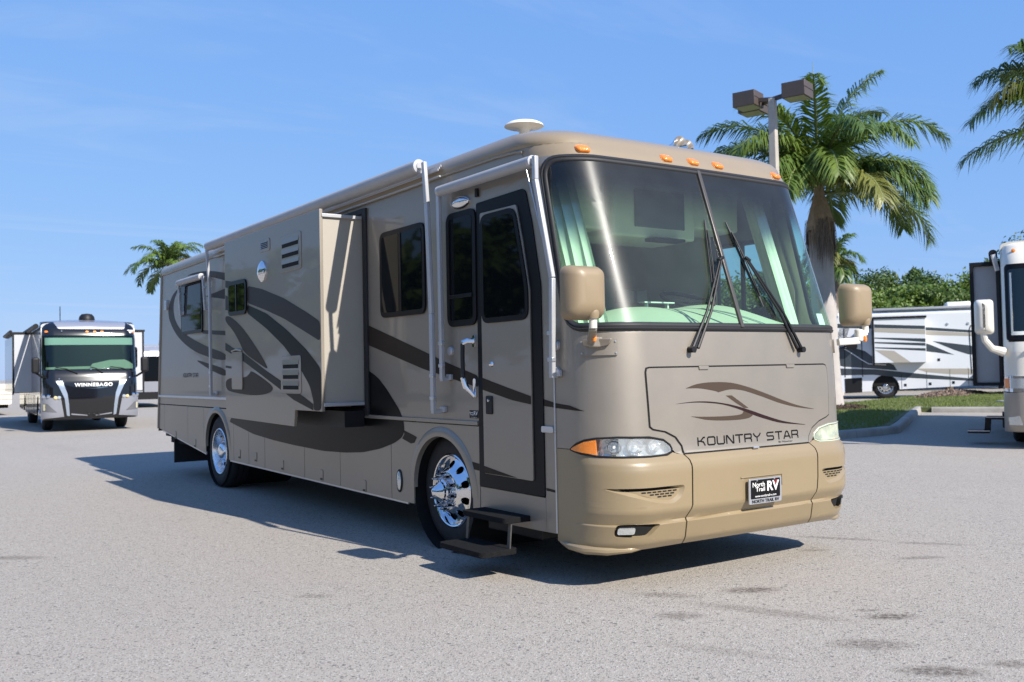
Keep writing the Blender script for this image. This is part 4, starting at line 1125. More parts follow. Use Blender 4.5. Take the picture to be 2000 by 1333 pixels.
# steering wheel
cst = Vector((.45, .98, 2.0)); nrm = Vector((0, -.35, .94)).normalized(); qx = Vector((1,0,0)); qy = nrm.cross(qx)
mb = MB(); mb.tube([cst + (qx*math.cos(a*PI/16) + qy*math.sin(a*PI/16))*.225 for a in range(33)], .016, 8, cap=False); sw_ = obj('steering_wheel', mb, BLACK, RV)
mb = MB(); mb.beam(cst - qx*.21, cst + qx*.21, .05, .02); mb.tube([cst, cst - nrm*.4], .04, 8); obj('column', mb, BLACK, sw_)
def seat(x, y, rz=0):
    mb = MB(); mb.box((x-.27, y-.26, 1.28), (x+.27, y+.28, 1.48)); st = obj('cab_seat', mb, SEATM, RV, bevel=.05, seg=3)
    mb = MB(); mb.prism(round_poly([(x-.27,1.45),(x+.27,1.45),(x+.25,2.02),(x+.17,2.16),(x+.14,2.3),(x-.14,2.3),(x-.17,2.16),(x-.25,2.02)], .06, 4), lambda a, b: (a, y+.22+(b-1.45)*.16, b), lambda a, b: (a, y+.36+(b-1.45)*.16, b)); obj('seat_back', mb, SEATM, st, bevel=.03, seg=3)
    for q in (-.31, .31):
        mb = MB(); mb.box((x+q-.035, y-.2, 1.6), (x+q+.035, y+.25, 1.67)); obj('armrest', mb, SEATM, st, bevel=.02)
    mb = MB(); mb.tube([(x, y, 1.05), (x, y, 1.3)], .12, 12); obj('pedestal', mb, BLACK, st)
seat(.55, 1.75); seat(-.55, 1.75)
# overhead cabinets with a screen, sun visors
mb = MB(); mb.box((-1.15, 1.05, 2.55), (-.35, 1.45, 2.97)); mb.box((.55, 1.05, 2.62), (1.15, 1.45, 2.97)); obj('overhead_cabinet', mb, INTW, RV, bevel=.02)
mb = MB(); mb.box((-.35, .98, 2.50), (.55, 1.5, 2.97)); tvb = obj('overhead_cabinet', mb, INTW, RV, bevel=.02)
mb = MB(); mb.box((-.12, .965, 2.58), (.42, .982, 2.88)); obj('screen', mb, pm('dim screen', (.10,.11,.12), .3), tvb, bevel=.006)
mb = MB(); mb.box((.02, .9, 2.47), (.36, 1.02, 2.495)); obj('compass_panel', mb, BLACK, tvb, bevel=.006)
mb = MB(); mb.box((-.30, 1.0, 1.97), (.02, 1.03, 2.07)); obj('monitor', mb, BLACK, RV, bevel=.004)
mb = MB(); mb.box((-.14, .86, 1.965), (.18, .93, 1.975)); mb.box((-.1, .88, 1.9), (-.085, .91, 1.965)); mb.box((.12, .88, 1.9), (.135, .91, 1.965)); obj('clipboard_stand', mb, WHITEP, RV, smooth=None)
# curtains gathered at both corners, pleated
def curtain(sg):
    path = []
    if sg < 0: ctrl = [(-1.10,.86),(-1.165,.70),(-1.14,.54),(-1.06,.43),(-.93,.36)]
    else: ctrl = [(1.235,.66),(1.22,.52),(1.17,.42),(1.08,.35),(.98,.36)]
    pl = spline(ctrl, 14)
    rows = []
    for i in range(13):
        z = 1.74 + (2.94 - 1.74) * i / 12; row = []
        yb = (N.yc(z) - N.yc(1.74))
        gather = 1.0 + .18 * math.sin(i * .5)
        for k, (x, y) in enumerate(pl):
            amp = .020 * gather * (1 if sg < 0 else .35); ph = k * .95 + .35 * math.sin(i * .35 + k * .05)
            row.append((x + sg * -.006 + amp * math.sin(ph) * .7, y + yb + amp * math.cos(ph * 1.0) * .8 + .02, z))
        rows.append(row)
    mb = MB(); mb.grid(rows); obj('curtain', mb, CURT, RV, smooth=80)
curtain(-1); curtain(1)
# side-window post on the driver side
mb = MB(); mb.box((1.2, 1.0, 1.05), (1.235, 4.2, 1.84)); mb.box((1.2, 1.46, 1.84), (1.235, 4.2, 2.98)); obj('cab_lining', mb, INTW, RV, smooth=None)
for y_ in (1.09,):
    mb = MB(); mb.box((1.24, y_, 1.86), (1.268, y_+.03, 2.53)); obj('mullion', mb, FRAMEB, cwin, smooth=None)

# =================================================================== ground
def nodes_kit(nt):
    L = nt.links.new
    co = nt.nodes.new('ShaderNodeTexCoord')
    def noise_(scale, detail=4, rough=.6, vec=None):
        n = nt.nodes.new('ShaderNodeTexNoise'); n.inputs['Scale'].default_value = scale
        n.inputs['Detail'].default_value = detail; n.inputs['Roughness'].default_value = rough
        L(vec or co.outputs['Object'], n.inputs['Vector']); return n.outputs[0]
    def ramp(sock, a, b_, lo, hi):
        r = nt.nodes.new('ShaderNodeMapRange'); r.inputs['From Min'].default_value = a; r.inputs['From Max'].default_value = b_
        r.inputs['To Min'].default_value = lo; r.inputs['To Max'].default_value = hi; L(sock, r.inputs['Value']); return r.outputs[0]
    def mix(fac, A, B, mode='MIX'):
        m_ = nt.nodes.new('ShaderNodeMix'); m_.data_type = 'RGBA'; m_.blend_type = mode
        if isinstance(fac, float): m_.inputs['Factor'].default_value = fac
        else: L(fac, m_.inputs['Factor'])
        for s_, v in (('A', A), ('B', B)):
            if isinstance(v, tuple): m_.inputs[s_].default_value = (*v, 1)
            else: L(v, m_.inputs[s_])
        return m_.outputs['Result']
    def math_(op, a, b_):
        m_ = nt.nodes.new('ShaderNodeMath'); m_.operation = op
        for i, v in enumerate((a, b_)):
            if isinstance(v, (int, float)): m_.inputs[i].default_value = v
            else: L(v, m_.inputs[i])
        return m_.outputs[0]
    return L, co, noise_, ramp, mix, math_

STAINS = [  # oil drips and scuffs: x, y, half length, half width, angle, strength
 (-.43,-.41,.16,.07,-.5,.9), (-1.25,-.59,.12,.07,-.6,.6), (-.33,-1.36,.13,.06,-.55,.95), (-.30,-1.19,.07,.03,-.6,.6), (-.90,-1.63,.17,.09,-.7,.6),
 (-1.02,-2.10,.17,.07,-.75,.8), (-.66,-2.24,.10,.05,-.6,.6), (-.95,-.17,.18,.06,-.9,.5), (1.56,.40,.30,.05,-1.0,.55), (1.33,-.49,.16,.05,-.5,.6), (.98,.21,.10,.04,-.6,.5),
 (-.78,-.85,.42,.07,-1.15,.45), (-4.16,4.15,.25,.07,-.7,.6), (-2.75,1.27,.10,.05,-.6,.5), (1.9,-.2,.25,.05,-.9,.45), (-1.6,-1.2,.30,.06,-1.1,.25), (2.6,-.9,.3,.06,-.9,.35)]
def asphalt():
    mt = bpy.data.materials.new('weathered asphalt'); mt.use_nodes = True
    nt = mt.node_tree; b = nt.nodes['Principled BSDF']
    L, co, noise_, ramp, mix, math_ = nodes_kit(nt)
    vor = nt.nodes.new('ShaderNodeTexVoronoi'); vor.inputs['Scale'].default_value = 135; L(co.outputs['Object'], vor.inputs['Vector'])
    sepc = nt.nodes.new('ShaderNodeSeparateColor'); L(vor.outputs['Color'], sepc.inputs[0])
    stone = mix(ramp(sepc.outputs[0], 0, 1, 0, 1), (.30, .272, .233), (.40, .366, .316))
    warm = mix(ramp(sepc.outputs[1], .80, .82, 0, .5), stone, (.38, .31, .26))
    dark = mix(ramp(sepc.outputs[2], .90, .91, 0, .8), warm, (.10, .095, .09))
    pale = mix(ramp(sepc.outputs[2], .035, .02, 0, .8), dark, (.55, .525, .48))
    vo2 = nt.nodes.new('ShaderNodeTexVoronoi'); vo2.inputs['Scale'].default_value = 23; L(co.outputs['Object'], vo2.inputs['Vector'])
    s2 = nt.nodes.new('ShaderNodeSeparateColor'); L(vo2.outputs['Color'], s2.inputs[0])
    pitm = math_('MULTIPLY', ramp(s2.outputs[0], .86, .88, 0, 1), ramp(vo2.outputs['Distance'], .32, .16, 0, .85))
    pit = mix(pitm, pale, (.075, .072, .07))
    big = mix(ramp(noise_(.22, 5), .35, .68, .0, .18), pit, (.24, .222, .20))
    rose = mix(ramp(noise_(.9, 3), .52, .72, 0, .22), big, (.36, .295, .255))
    mp_ = nt.nodes.new('ShaderNodeMapping'); mp_.inputs['Scale'].default_value = (.9, .12, 1); mp_.inputs['Rotation'].default_value = (0, 0, .35)
    L(co.outputs['Object'], mp_.inputs[0])
    col = mix(ramp(noise_(1.1, 5, .65, mp_.outputs[0]), .57, .76, 0, .30), rose, (.21, .19, .17))
    acc = None; brk = ramp(noise_(30, 6, .75), .36, .58, 0, 1)
    for (x, y, a, c, ang, st) in STAINS:
        mp2 = nt.nodes.new('ShaderNodeMapping'); mp2.vector_type = 'TEXTURE'
        mp2.inputs['Location'].default_value = (x, y, 0); mp2.inputs['Rotation'].default_value = (0, 0, ang); mp2.inputs['Scale'].default_value = (a * 1.5, c * 1.5, 1)
        L(co.outputs['Object'], mp2.inputs[0])
        ln = nt.nodes.new('ShaderNodeVectorMath'); ln.operation = 'LENGTH'; L(mp2.outputs[0], ln.inputs[0])
        v = ramp(ln.outputs['Value'], 1.0, .4, 0, min(1, st * 1.15))
        acc = v if acc is None else math_('MAXIMUM', acc, v)
    col = mix(math_('MULTIPLY', acc, brk), col, (.085, .068, .055))
    L(col, b.inputs['Base Color'])
    b.inputs['Roughness'].default_value = .9; b.inputs['Specular IOR Level'].default_value = .25
    bp = nt.nodes.new('ShaderNodeBump'); bp.inputs['Strength'].default_value = .5; bp.inputs['Distance'].default_value = .006
    L(vor.outputs['Distance'], bp.inputs['Height']); L(bp.outputs[0], b.inputs['Normal'])
    return mt
ASPH = asphalt()
mb = MB()
ring = [[(8 + r*math.cos(2*PI*i/48), 12 + r*math.sin(2*PI*i/48), 0) for i in range(48)] for r in (40, 200, 3000)]
mb.grid(ring, closed=True); mb.f.append(tuple(range(48)))
tag(obj('asphalt_ground', mb, ASPH, smooth=None), 'pale weathered asphalt lot under the motorhomes', 'asphalt', kind='structure')

# planting island: raised soil, kerbs, turf, mulch
ISL = [(5,7.5),(10.5,7.3),(12.2,7.38),(13.1,7.75),(16.3,9.6),(20.4,11.95),(21.3,10.4),(26,2.5),(33,0),(44,6),(40,16),(34.6,17.0),(31.6,17.75),(27.8,17.3),(22.4,15.85),(14,15.2),(5,14.5)]
def soilmat():
    mt = bpy.data.materials.new('turf soil'); mt.use_nodes = True; nt = mt.node_tree; b = nt.nodes['Principled BSDF']
    L, co, noise_, ramp, mix, math_ = nodes_kit(nt)
    c = mix(ramp(noise_(2.2, 6), .35, .7, 0, 1), (.055, .085, .022), (.13, .125, .05))
    L(mix(ramp(noise_(9, 4), .6, .75, 0, .6), c, (.14, .10, .065)), b.inputs['Base Color']); b.inputs['Roughness'].default_value = .95
    return mt
mb = MB(); mb.prism(ISL, lambda x, y: (x, y, .135), lambda x, y: (x, y, -.05)); 
tag(obj('planting_island', mb, soilmat(), smooth=None), 'grassy planting island beside the lot', 'island', kind='structure')
KERBM = pm('weathered concrete kerb', (.30, .285, .26), .9, var=.28, vscale=2.2, bump=.4, bscale=60)
def kerb(path, label, step=3.0):
    pts = spline([(p[0], p[1], 0) for p in path], 8)
    def sweep(seg):
        rows = []
        for i, p in enumerate(seg):
            d = (Vector(seg[min(i+1, len(seg)-1)]) - Vector(seg[max(i-1, 0)])).normalized(); n = Vector((d.y, -d.x, 0))
            rows.append([Vector(p) + n * a + Vector((0, 0, h_)) for a, h_ in ((.10, -.04), (.095, .10), (.075, .142), (.045, .155), (-.06, .157), (-.09, .145), (-.10, -.04))])
        m_ = MB(); m_.grid(rows); m_.f.append(tuple(range(7))); m_.f.append(tuple(range((len(rows)-1)*7, len(rows)*7))); return m_
    # cast in sections with joints
    secs = []; cur = [pts[0]]; acc = 0
    for a, b_ in zip(pts, pts[1:]):
        acc += (Vector(b_) - Vector(a)).length; cur.append(b_)
        if acc > step: secs.append(cur); cur = [tuple(Vector(b_) + (Vector(b_) - Vector(a)).normalized() * .012)]; acc = 0
    if len(cur) > 1: secs.append(cur)
    r = obj('kerb', sweep(secs[0]), KERBM, smooth=50); tag(r, label, 'kerb')
    for s_ in secs[1:]: obj('kerb_section', sweep(s_), KERBM, r, smooth=50)
kerb([(5,7.4),(8,7.3),(10.5,7.2),(12.25,7.28),(13.15,7.65),(16.35,9.5),(20.3,11.80),(20.9,12.1)], 'curved concrete kerb along the shaded grass edge')
kerb([(20.55,11.5),(21.25,10.3),(26,2.4),(33,-.1)], 'straight concrete kerb behind the cream motorhome stall')

def in_poly(x, y, pl):
    c = False
    for i in range(len(pl)):
        (a, b), (c_, d) = pl[i-1], pl[i]
        if (b > y) != (d > y) and x < (c_ - a) * (y - b) / (d - b) + a: c = not c
    return c
def blades(n, box, pl, h0, h1, w, mat, name, label, cat, avoid=()):
    vs = []; fs = []; rnd = random.Random(3)
    k = 0
    while k < n:
        x = rnd.uniform(box[0], box[2]); y = rnd.uniform(box[1], box[3])
        if not in_poly(x, y, pl): continue
        if any((x-a)**2 + (y-b)**2 < r*r for a, b, r in avoid): k += 1; continue
        a = rnd.uniform(0, PI*2); h_ = rnd.uniform(h0, h1) * (.7 + .6 * noise.noise((x*.8, y*.8, 0)))
        dx_, dy_ = math.cos(a) * w, math.sin(a) * w; lx, ly = rnd.uniform(-.04, .04), rnd.uniform(-.04, .04)
        o = len(vs); vs += [(x-dx_, y-dy_, .13), (x+dx_, y+dy_, .13), (x+lx, y+ly, .14 + h_)]; fs.append((o, o+1, o+2)); k += 1
    me = bpy.data.meshes.new(name); me.from_pydata(vs, [], fs); me.materials.append(mat)
    o = bpy.data.objects.new(name, me); COL.objects.link(o); return tag(o, label, cat, kind='stuff')
GRASS = pm('lawn blades', (.15, .185, .05), .7, var=.35, vscale=1.2, transl=.3)
PALM_BASE = (18.95, 13.84)
ISL2 = inset(ISL, .12)
blades(60000, (7, 6.5, 40, 18.5), ISL2, .04, .09, .012, GRASS, 'grass', 'short green turf on the planting island', 'grass', avoid=[(PALM_BASE[0], PALM_BASE[1], .8), (29.6, 16.7, .9), (31.6, 17.0, .9)])
MULCH = pm('bark mulch and dry groundcover', (.19, .135, .10), .95, var=.5, vscale=6)
def mulch(cx, cy, rx, ry, ang, n, h_, label, mat=MULCH):
    rnd = random.Random(int(cx*10)); vs = []; fs = []
    for i in range(n):
        t = rnd.uniform(0, 2*PI); r = math.sqrt(rnd.random()); a = r*rx*math.cos(t); b = r*ry*math.sin(t)
        x = cx + a*math.cos(ang) - b*math.sin(ang); y = cy + a*math.sin(ang) + b*math.cos(ang); z = .14 + h_ * (1 - r*r) * rnd.random()
        d = Vector((rnd.uniform(-1,1), rnd.uniform(-1,1), rnd.uniform(-.6,.9))).normalized() * rnd.uniform(.04, .10); e = d.orthogonal().normalized() * rnd.uniform(.01, .03)
        p = Vector((x, y, z)); o = len(vs); vs += [p-d-e, p+d-e, p+d+e, p-d+e]; fs.append((o, o+1, o+2, o+3))
    me = bpy.data.meshes.new('mulch'); me.from_pydata([tuple(v) for v in vs], [], fs); me.materials.append(mat)
    o = bpy.data.objects.new('mulch', me); COL.objects.link(o); tag(o, label, 'mulch', kind='stuff')
mulch(PALM_BASE[0], PALM_BASE[1], 1.1, 1.1, 0, 3500, .10, 'dark mulch ring around the tall palm trunk', pm('dark mulch', (.07, .045, .032), .95, var=.4, vscale=8))
mulch(30.3, 16.75, 2.9, .55, .12, 6000, .20, 'brown groundcover bed on the grass strip')
mb = MB(); mb.lathe([(.001,.03),(.28,.028),(.30,0)], (25.3, 11.9, .15), 'z', 20); uc = obj('utility_cover', mb, pm('grey iron cover', (.25,.25,.25), .7), smooth=40); tag(uc, 'grey round utility cover lying in the grass strip', 'utility cover')

# =================================================================== lamp post
LB = pm('bronze painted metal', (.075, .055, .045), .5, var=.1)
POLE = pm('pale concrete pole', (.40, .36, .31), .8, var=.12, vscale=5)
LENSL = pm('prismatic lamp lens', (.34, .34, .22), .3, var=.25, vscale=14)
LAMP = thing('lamp_post', 'tall concrete lamp post with brown box heads beside the palm', 'lamp post', (13.68, 11.2, .13), math.radians(18))
mb = MB(); n_ = 4
mb.add([(-.14,-.14,0),(.14,-.14,0),(.14,.14,0),(-.14,.14,0),(-.085,-.085,7.95),(.085,-.085,7.95),(.085,.085,7.95),(-.085,.085,7.95)], [(0,1,5,4),(1,2,6,5),(2,3,7,6),(3,0,4,7),(4,5,6,7)]); obj('pole', mb, POLE, LAMP, bevel=.02)
for k, (ox, oy) in enumerate(((0, .64), (0, -.64), (.62, .78))):
    ln = math.hypot(ox, oy); ux, uy = ox/ln, oy/ln
    mb = MB(); mb.box((ox-.29, oy-.29, 7.83), (ox+.29, oy+.29, 8.20)); hd = obj('lamp_head', mb, LB, LAMP, bevel=.008)
    mb = MB(); mb.box((ox-.25, oy-.25, 7.822), (ox+.25, oy+.25, 7.834)); obj('lens', mb, LENSL, hd, smooth=None)
    mb = MB(); mb.beam((ox-.296, oy-.296, 8.03), (ox+.296, oy-.296, 8.03), .006, .006); obj('seam', mb, DARK, hd)
    mb = MB(); mb.beam((0,0,7.93), (ux*(ln-.27), uy*(ln-.27), 7.98), .09, .10); obj('bracket_arm', mb, LB, LAMP, bevel=.006)

# =================================================================== palms
def frond_mesh(L_, e0, droop, roll, seed, nl=80, leaf=.62, wid=.020, twist=.9):
    """frond growing along +x from the origin: arched rachis with plumose leaflets."""
    rnd = random.Random(seed); mr = MB()
    pts = []; dirs = []; p = Vector((0,0,0)); e = e0; st = 24
    for i in range(st + 1):
        pts.append(p.copy()); d = Vector((math.cos(e), roll * .25 * (i/st)**2, math.sin(e))).normalized(); dirs.append(d)
        p = p + d * (L_ / st); e -= droop / st * (0.35 + 1.3 * i / st)
    mr.tube(pts, [.045 * (1 - i/st)**.8 + .006 for i in range(st + 1)], 6)
    ml = MB()
    for i in range(nl):
        t = .10 + .89 * i / (nl - 1); f = t * st; k = min(int(f), st - 1); q = pts[k].lerp(pts[k+1], f - k); d = dirs[k]
        side = d.cross(Vector((0,0,1))).normalized(); upv = side.cross(d)
        ll = leaf * (math.sin(PI * min(1, (.13 + t * .87))) ** .5 * .95 + .12) * rnd.uniform(.8, 1.1)
        for sg in (-1, 1):
            el = rnd.uniform(-twist, twist) * .55 + .12
            v = (side * sg * math.cos(el) + upv * math.sin(el)) * .86 + d * (.45 + .5 * t); v.normalize()
            w = d.cross(v)
            if w.length < 1e-4: continue
            wn = v.cross(upv).normalized() * wid
            a = q; b = q + v * ll * .5 - Vector((0,0,1)) * ll * .06; c = q + v * ll * .93 - Vector((0,0,1)) * ll * rnd.uniform(.30, .60)
            ml.add([a - wn*.5, a + wn*.5, b + wn, b - wn, c], [(0,1,2,3),(3,2,4)])
    return mr, ml
PALMG = [pm('palm leaflets %d' % k, c, .42, var=.35, vscale=2.5, transl=.22, spec=.45) for k, c in enumerate(((.105,.165,.03), (.13,.19,.035), (.075,.13,.03), (.17,.18,.045), (.22,.17,.065)))]
RACH = pm('palm rachis', (.16, .19, .07), .6)
PTR = pm('grey ringed palm trunk', (.42, .385, .36), .85, var=.12, vscale=3, bump=.3, bscale=30)
SHEATH = pm('dry palm sheath', (.38, .29, .21), .85, var=.3, vscale=9)
FIBRE = pm('dry palm fibre', (.19, .15, .125), .95, var=.3, vscale=14)
SHAFT = pm('palm crownshaft', (.09, .095, .04), .6, var=.4, vscale=6)
def palm(name, label, base, h, r0, r1, fronds, top=(0,0), leaf=.62, nl=80, group='palm trees', detail=True, wid=.02):
    P = thing(name, label, 'palm tree', base, 0, group)
    rows = []
    for i in range(34):
        t = i / 33; z = h * t; r = r0 + (r1 - r0) * t + .22 * r0 * math.exp(-z * 1.6) + (.006 if i % 2 else 0)
        rows.append([(top[0]*t + r*math.cos(2*PI*j/20), top[1]*t + r*math.sin(2*PI*j/20), z) for j in range(20)])
    mb = MB(); mb.grid(rows, closed=True); obj('trunk', mb, PTR, P, smooth=60)
    T = Vector((top[0], top[1], h))
    mb = MB(); mb.lathe([(r1*1.0, -.05), (r1*1.05, .25), (r1*.85, .7), (r1*.6, 1.2), (r1*.42, 1.75), (r1*.3, 2.1)], T, 'z', 18); obj('crownshaft', mb, SHAFT if not detail else SHEATH, P, smooth=60)
    if detail:
        rnd = random.Random(5); mb = MB()
        rows = [[T + Vector((r*math.cos(2*PI*j/22)*(1+.12*math.sin(j*2.1+k)), r*math.sin(2*PI*j/22)*(1+.12*math.sin(j*1.7+k)), z - .18*max(0, math.sin(j*1.0))*(k == 0))) for j in range(22)] for k, (r, z) in enumerate(((r1*1.2, .42), (r1*1.16, .62), (r1*.92, .95), (r1*.66, 1.3), (r1*.42, 1.55)))]
        mb.grid(rows, closed=True); obj('dry_sheath', mb, SHEATH, P, smooth=60)
        mb = MB()
        for i in range(420):
            a = rnd.uniform(0, 2*PI)
            if math.sin(a*1.5+.6) < -.35 and rnd.random() < .8: continue
            r = r1 * rnd.uniform(1.15, 1.35); z0 = rnd.uniform(.2, .8); ln = rnd.uniform(.5, 1.25)
            p = T + Vector((r*math.cos(a), r*math.sin(a), z0)); q = p + Vector((rnd.uniform(-.07,.07), rnd.uniform(-.07,.07), -ln*.5)); s_ = q + Vector((rnd.uniform(-.06,.06), rnd.uniform(-.06,.06), -ln*.5))
            w = Vector((-math.sin(a), math.cos(a), 0)) * .011
            mb.add([p-w, p+w, q+w, q-w, s_], [(0,1,2,3),(3,2,4)])
        fb = obj('hanging_fibre', mb, FIBRE, P, smooth=None); fb['kind'] = 'stuff'
    C0 = T + Vector((0, 0, 1.75 if detail else 1.2))
    for k, (az, el, ln, dr, ro, col) in enumerate(fronds):
        mr, ml = frond_mesh(ln, math.radians(el), math.radians(dr * 1.14), ro, k * 7 + int(base[0] * 10), nl, leaf, wid)
        fr = obj('frond', ml, PALMG[col], P, smooth=None)
        fr.location = C0 + Vector((0, 0, -.25 * (el < 10))); fr.rotation_euler = (0, 0, math.radians(az))
        obj('rachis', mr, RACH, fr, smooth=60)
    return P
# world azimuths: image right is about -34 deg, away from the lens 56 deg
IR = -34
main_f = [(IR+8,38,4.3,105,.2,0),(IR-14,62,4.6,112,-.2,0),(IR+40,50,4.2,100,.3,2),(IR+4,80,4.3,50,.1,0),(IR-40,20,3.7,95,.2,1),(IR+180,45,4.3,90,.2,0),(IR+170,62,4.4,88,-.3,2),(IR+196,25,3.9,95,.2,0),
          (IR+150,30,4.0,90,.3,2),(IR+215,50,4.2,100,-.2,1),(IR+235,22,3.5,85,.2,1),(IR+260,35,3.8,100,.2,1),(IR+285,15,3.6,80,-.2,3),(IR+300,55,4.0,110,.2,0),(IR+325,32,4.0,115,-.3,0),(IR+90,60,4.2,90,.2,2),
          (IR+120,40,4.0,95,.1,2),(IR+65,25,3.8,90,-.2,2),(IR+202,14,3.4,80,.3,3),(IR+345,8,3.8,85,.2,1),(IR+250,70,4.2,70,.1,0),(IR+30,72,4.2,75,-.2,2),(IR+205,68,4.0,72,.2,1),(IR+140,58,4.2,100,.2,0),(IR+225,30,3.8,95,-.2,0),(IR+310,22,3.8,100,.2,2),(IR+20,20,4.0,100,.2,0),(IR+275,58,4.0,105,-.2,2)]
palm('palm_tree', 'tall royal palm with grey trunk right behind the tan motorhome', (PALM_BASE[0], PALM_BASE[1], .13), 4.9, .38, .335, main_f, top=(-.18,-.02), leaf=.98, nl=125, wid=.026)
mb = MB(); mb.tube([(18.72, 13.8, 6.6), (18.70, 13.82, 8.6), (18.66, 13.84, 10.55)], [.05, .035, .006], 8)
sp_ = obj('spear_leaf', mb, pm('unopened palm spear', (.20,.25,.10), .5), None); sp_.parent = [o for o in COL.objects if o.name == 'palm_tree'][0]; sp_.location = (-PALM_BASE[0], -PALM_BASE[1], -.13)
rnd = random.Random(21)
def rand_fronds(n, L_, seed, cols=(0,1,2,3)):
    r = random.Random(seed); out = []
    for k in range(n):
        out.append((k * 360 / n * 2.4 + r.uniform(-15, 15), r.choice((70, 55, 42, 30, 18, 5)) + r.uniform(-6, 6), L_ * r.uniform(.85, 1.1), r.uniform(75, 110), r.uniform(-.3, .3), r.choice(cols)))
    return out
right_f = rand_fronds(10, 2.5, 4) + [(IR+182,24,2.9,72,.2,2),(IR+176,50,2.8,85,.1,2),(IR+190,38,2.7,90,-.2,3),(IR+172,2,2.8,40,.1,2),(IR+196,60,2.7,80,.2,0)]
palm('palm_tree', 'palm reaching in from the right edge, only its fronds in view', (15.95, 4.75, 0), 4.8, .26, .22, right_f, leaf=.75, nl=100)
palm('palm_tree', 'distant slender palm behind the rear of the tan motorhome', (13.02, 67.6, 0), 8.3, .24, .16, rand_fronds(20, 3.2, 9, (0,0,2,4)), top=(.8,-.9), leaf=.75, nl=46, detail=False, wid=.05)
palm('palm_tree', 'farther palm half hidden by the tall grey trunk', (32.4, 23.75, 0), 4.5, .3, .26, rand_fronds(16, 1.7, 15, (0,2,3)), leaf=.6, nl=50, wid=.035)

# =================================================================== broadleaf trees behind the white motorhome
LEAF = [pm('tree leaves %d' % k, c, .55, var=.45, vscale=.9, transl=.25) for k, c in enumerate(((.085,.14,.025), (.125,.19,.035), (.06,.105,.022)))]
BARK = pm('tree bark', (.11, .085, .065), .95, var=.3, vscale=5)
def leaf_cloud(rx, rz, zc, clumps, per, size, seed):
    r = random.Random(seed); vs = []; fs = []
    for c in range(clumps):
        th = r.uniform(0, 2*PI); ph = math.acos(r.uniform(-.75, 1)); k = r.uniform(.45, 1.05)
        cc = Vector((rx*k*math.sin(ph)*math.cos(th), rx*k*math.sin(ph)*math.sin(th), zc + rz*k*math.cos(ph))); cr_ = r.uniform(.25, .85) * rx * .48
        for i in range(per):
            v = Vector((r.gauss(0,1), r.gauss(0,1), r.gauss(0,.8))).normalized() * cr_ * (r.random() ** .45) * r.uniform(.7, 1.25); p = cc + v
            d = (v.normalized() * .6 + Vector((r.uniform(-1,1), r.uniform(-1,1), r.uniform(-.5,1)))).normalized(); a = d.orthogonal().normalized()
            b = d.cross(a); an = r.uniform(0, PI); e1 = (a*math.cos(an) + b*math.sin(an)) * size * r.uniform(.6, 1.2); e2 = d.cross(e1).normalized() * size * .45
            o = len(vs); vs += [p - e1, p + e2 - e1*.1, p + e1, p - e2 - e1*.1]; fs.append((o, o+1, o+2, o+3))
    m_ = MB(); m_.v = [tuple(v) for v in vs]; m_.f = fs; return m_
def raw(name, mbx, mat, parent):
    me = bpy.data.meshes.new(name); me.from_pydata(mbx.v, [], mbx.f); me.materials.append(mat)
    o = bpy.data.objects.new(name, me); COL.objects.link(o); o.parent = parent; return o
def tree(x, y, h, rx, seed, col, label, clumps=90, per=290):
    T = thing('bushy_tree', label, 'tree', (x, y, 0), 0, 'trees behind the white motorhome')
    r = random.Random(seed); mb = MB(); mb.tube([(0,0,0), (.1,0,h*.3), (0,.1,h*.6)], [.2, .15, .08], 8)
    for k in range(6):
        a = r.uniform(0, 2*PI); z = h * r.uniform(.25, .5); mb.tube([(0,0,z), (rx*.35*math.cos(a), rx*.35*math.sin(a), z+h*.15), (rx*.7*math.cos(a), rx*.7*math.sin(a), z+h*.28)], [.09,.06,.03], 6)
    obj('trunk', mb, BARK, T); raw('crown', leaf_cloud(rx, h*.42, h*.56, clumps, per, .125, seed), LEAF[col], T)
tree(34.6, 28.9, 6.7, 2.4, 1, 2, 'dark tree just right of the tall palm trunk'); tree(37.2, 27.3, 5.9, 2.5, 2, 1, 'bright green bushy tree right of the tan side mirror')
tree(39.6, 25.9, 5.7, 2.5, 3, 1, 'yellow-green rounded tree above the white motorhome roof'); tree(42.4, 27.0, 6.6, 2.7, 4, 2, 'taller dark tree in the middle of the tree row')
tree(42.0, 24.0, 5.8, 2.5, 5, 0, 'mid green tree right of the dark tall one'); tree(44.6, 22.6, 6.2, 2.6, 6, 1, 'light green tree left of the cream motorhome slide'); tree(47.6, 22.0, 7.6, 3.0, 7, 2, 'tallest dark tree touching the cream motorhome slide')
tree(32.0, 30.0, 6.2, 2.4, 8, 0, 'green tree behind the tall palm trunk')
tree(51.0, 20.0, 7.0, 2.8, 9, 2, 'dark tree hidden behind the cream motorhome')
mb = MB(); rr = random.Random(77)  # treeline added out of view: cuts sky fill, gives the kerb side dark reflections
for k in range(30):
    c = leaf_cloud(3.4, 4.4, 5.0 + rr.uniform(-.6, .9), 20, 42, .55, 100 + k); x0 = -24 + rr.uniform(-1.5, 1.5); y0 = -34 + k * 3.9
    o = len(mb.v); mb.v += [(v[0]+x0, v[1]+y0, max(.05, v[2])) for v in c.v]; mb.f += [tuple(i + o for i in f) for f in c.f]
hd = raw('unseen_treeline', mb, LEAF[0], None); tag(hd, 'unseen green treeline added to darken the motorhome side and its reflections', 'treeline', kind='stuff')

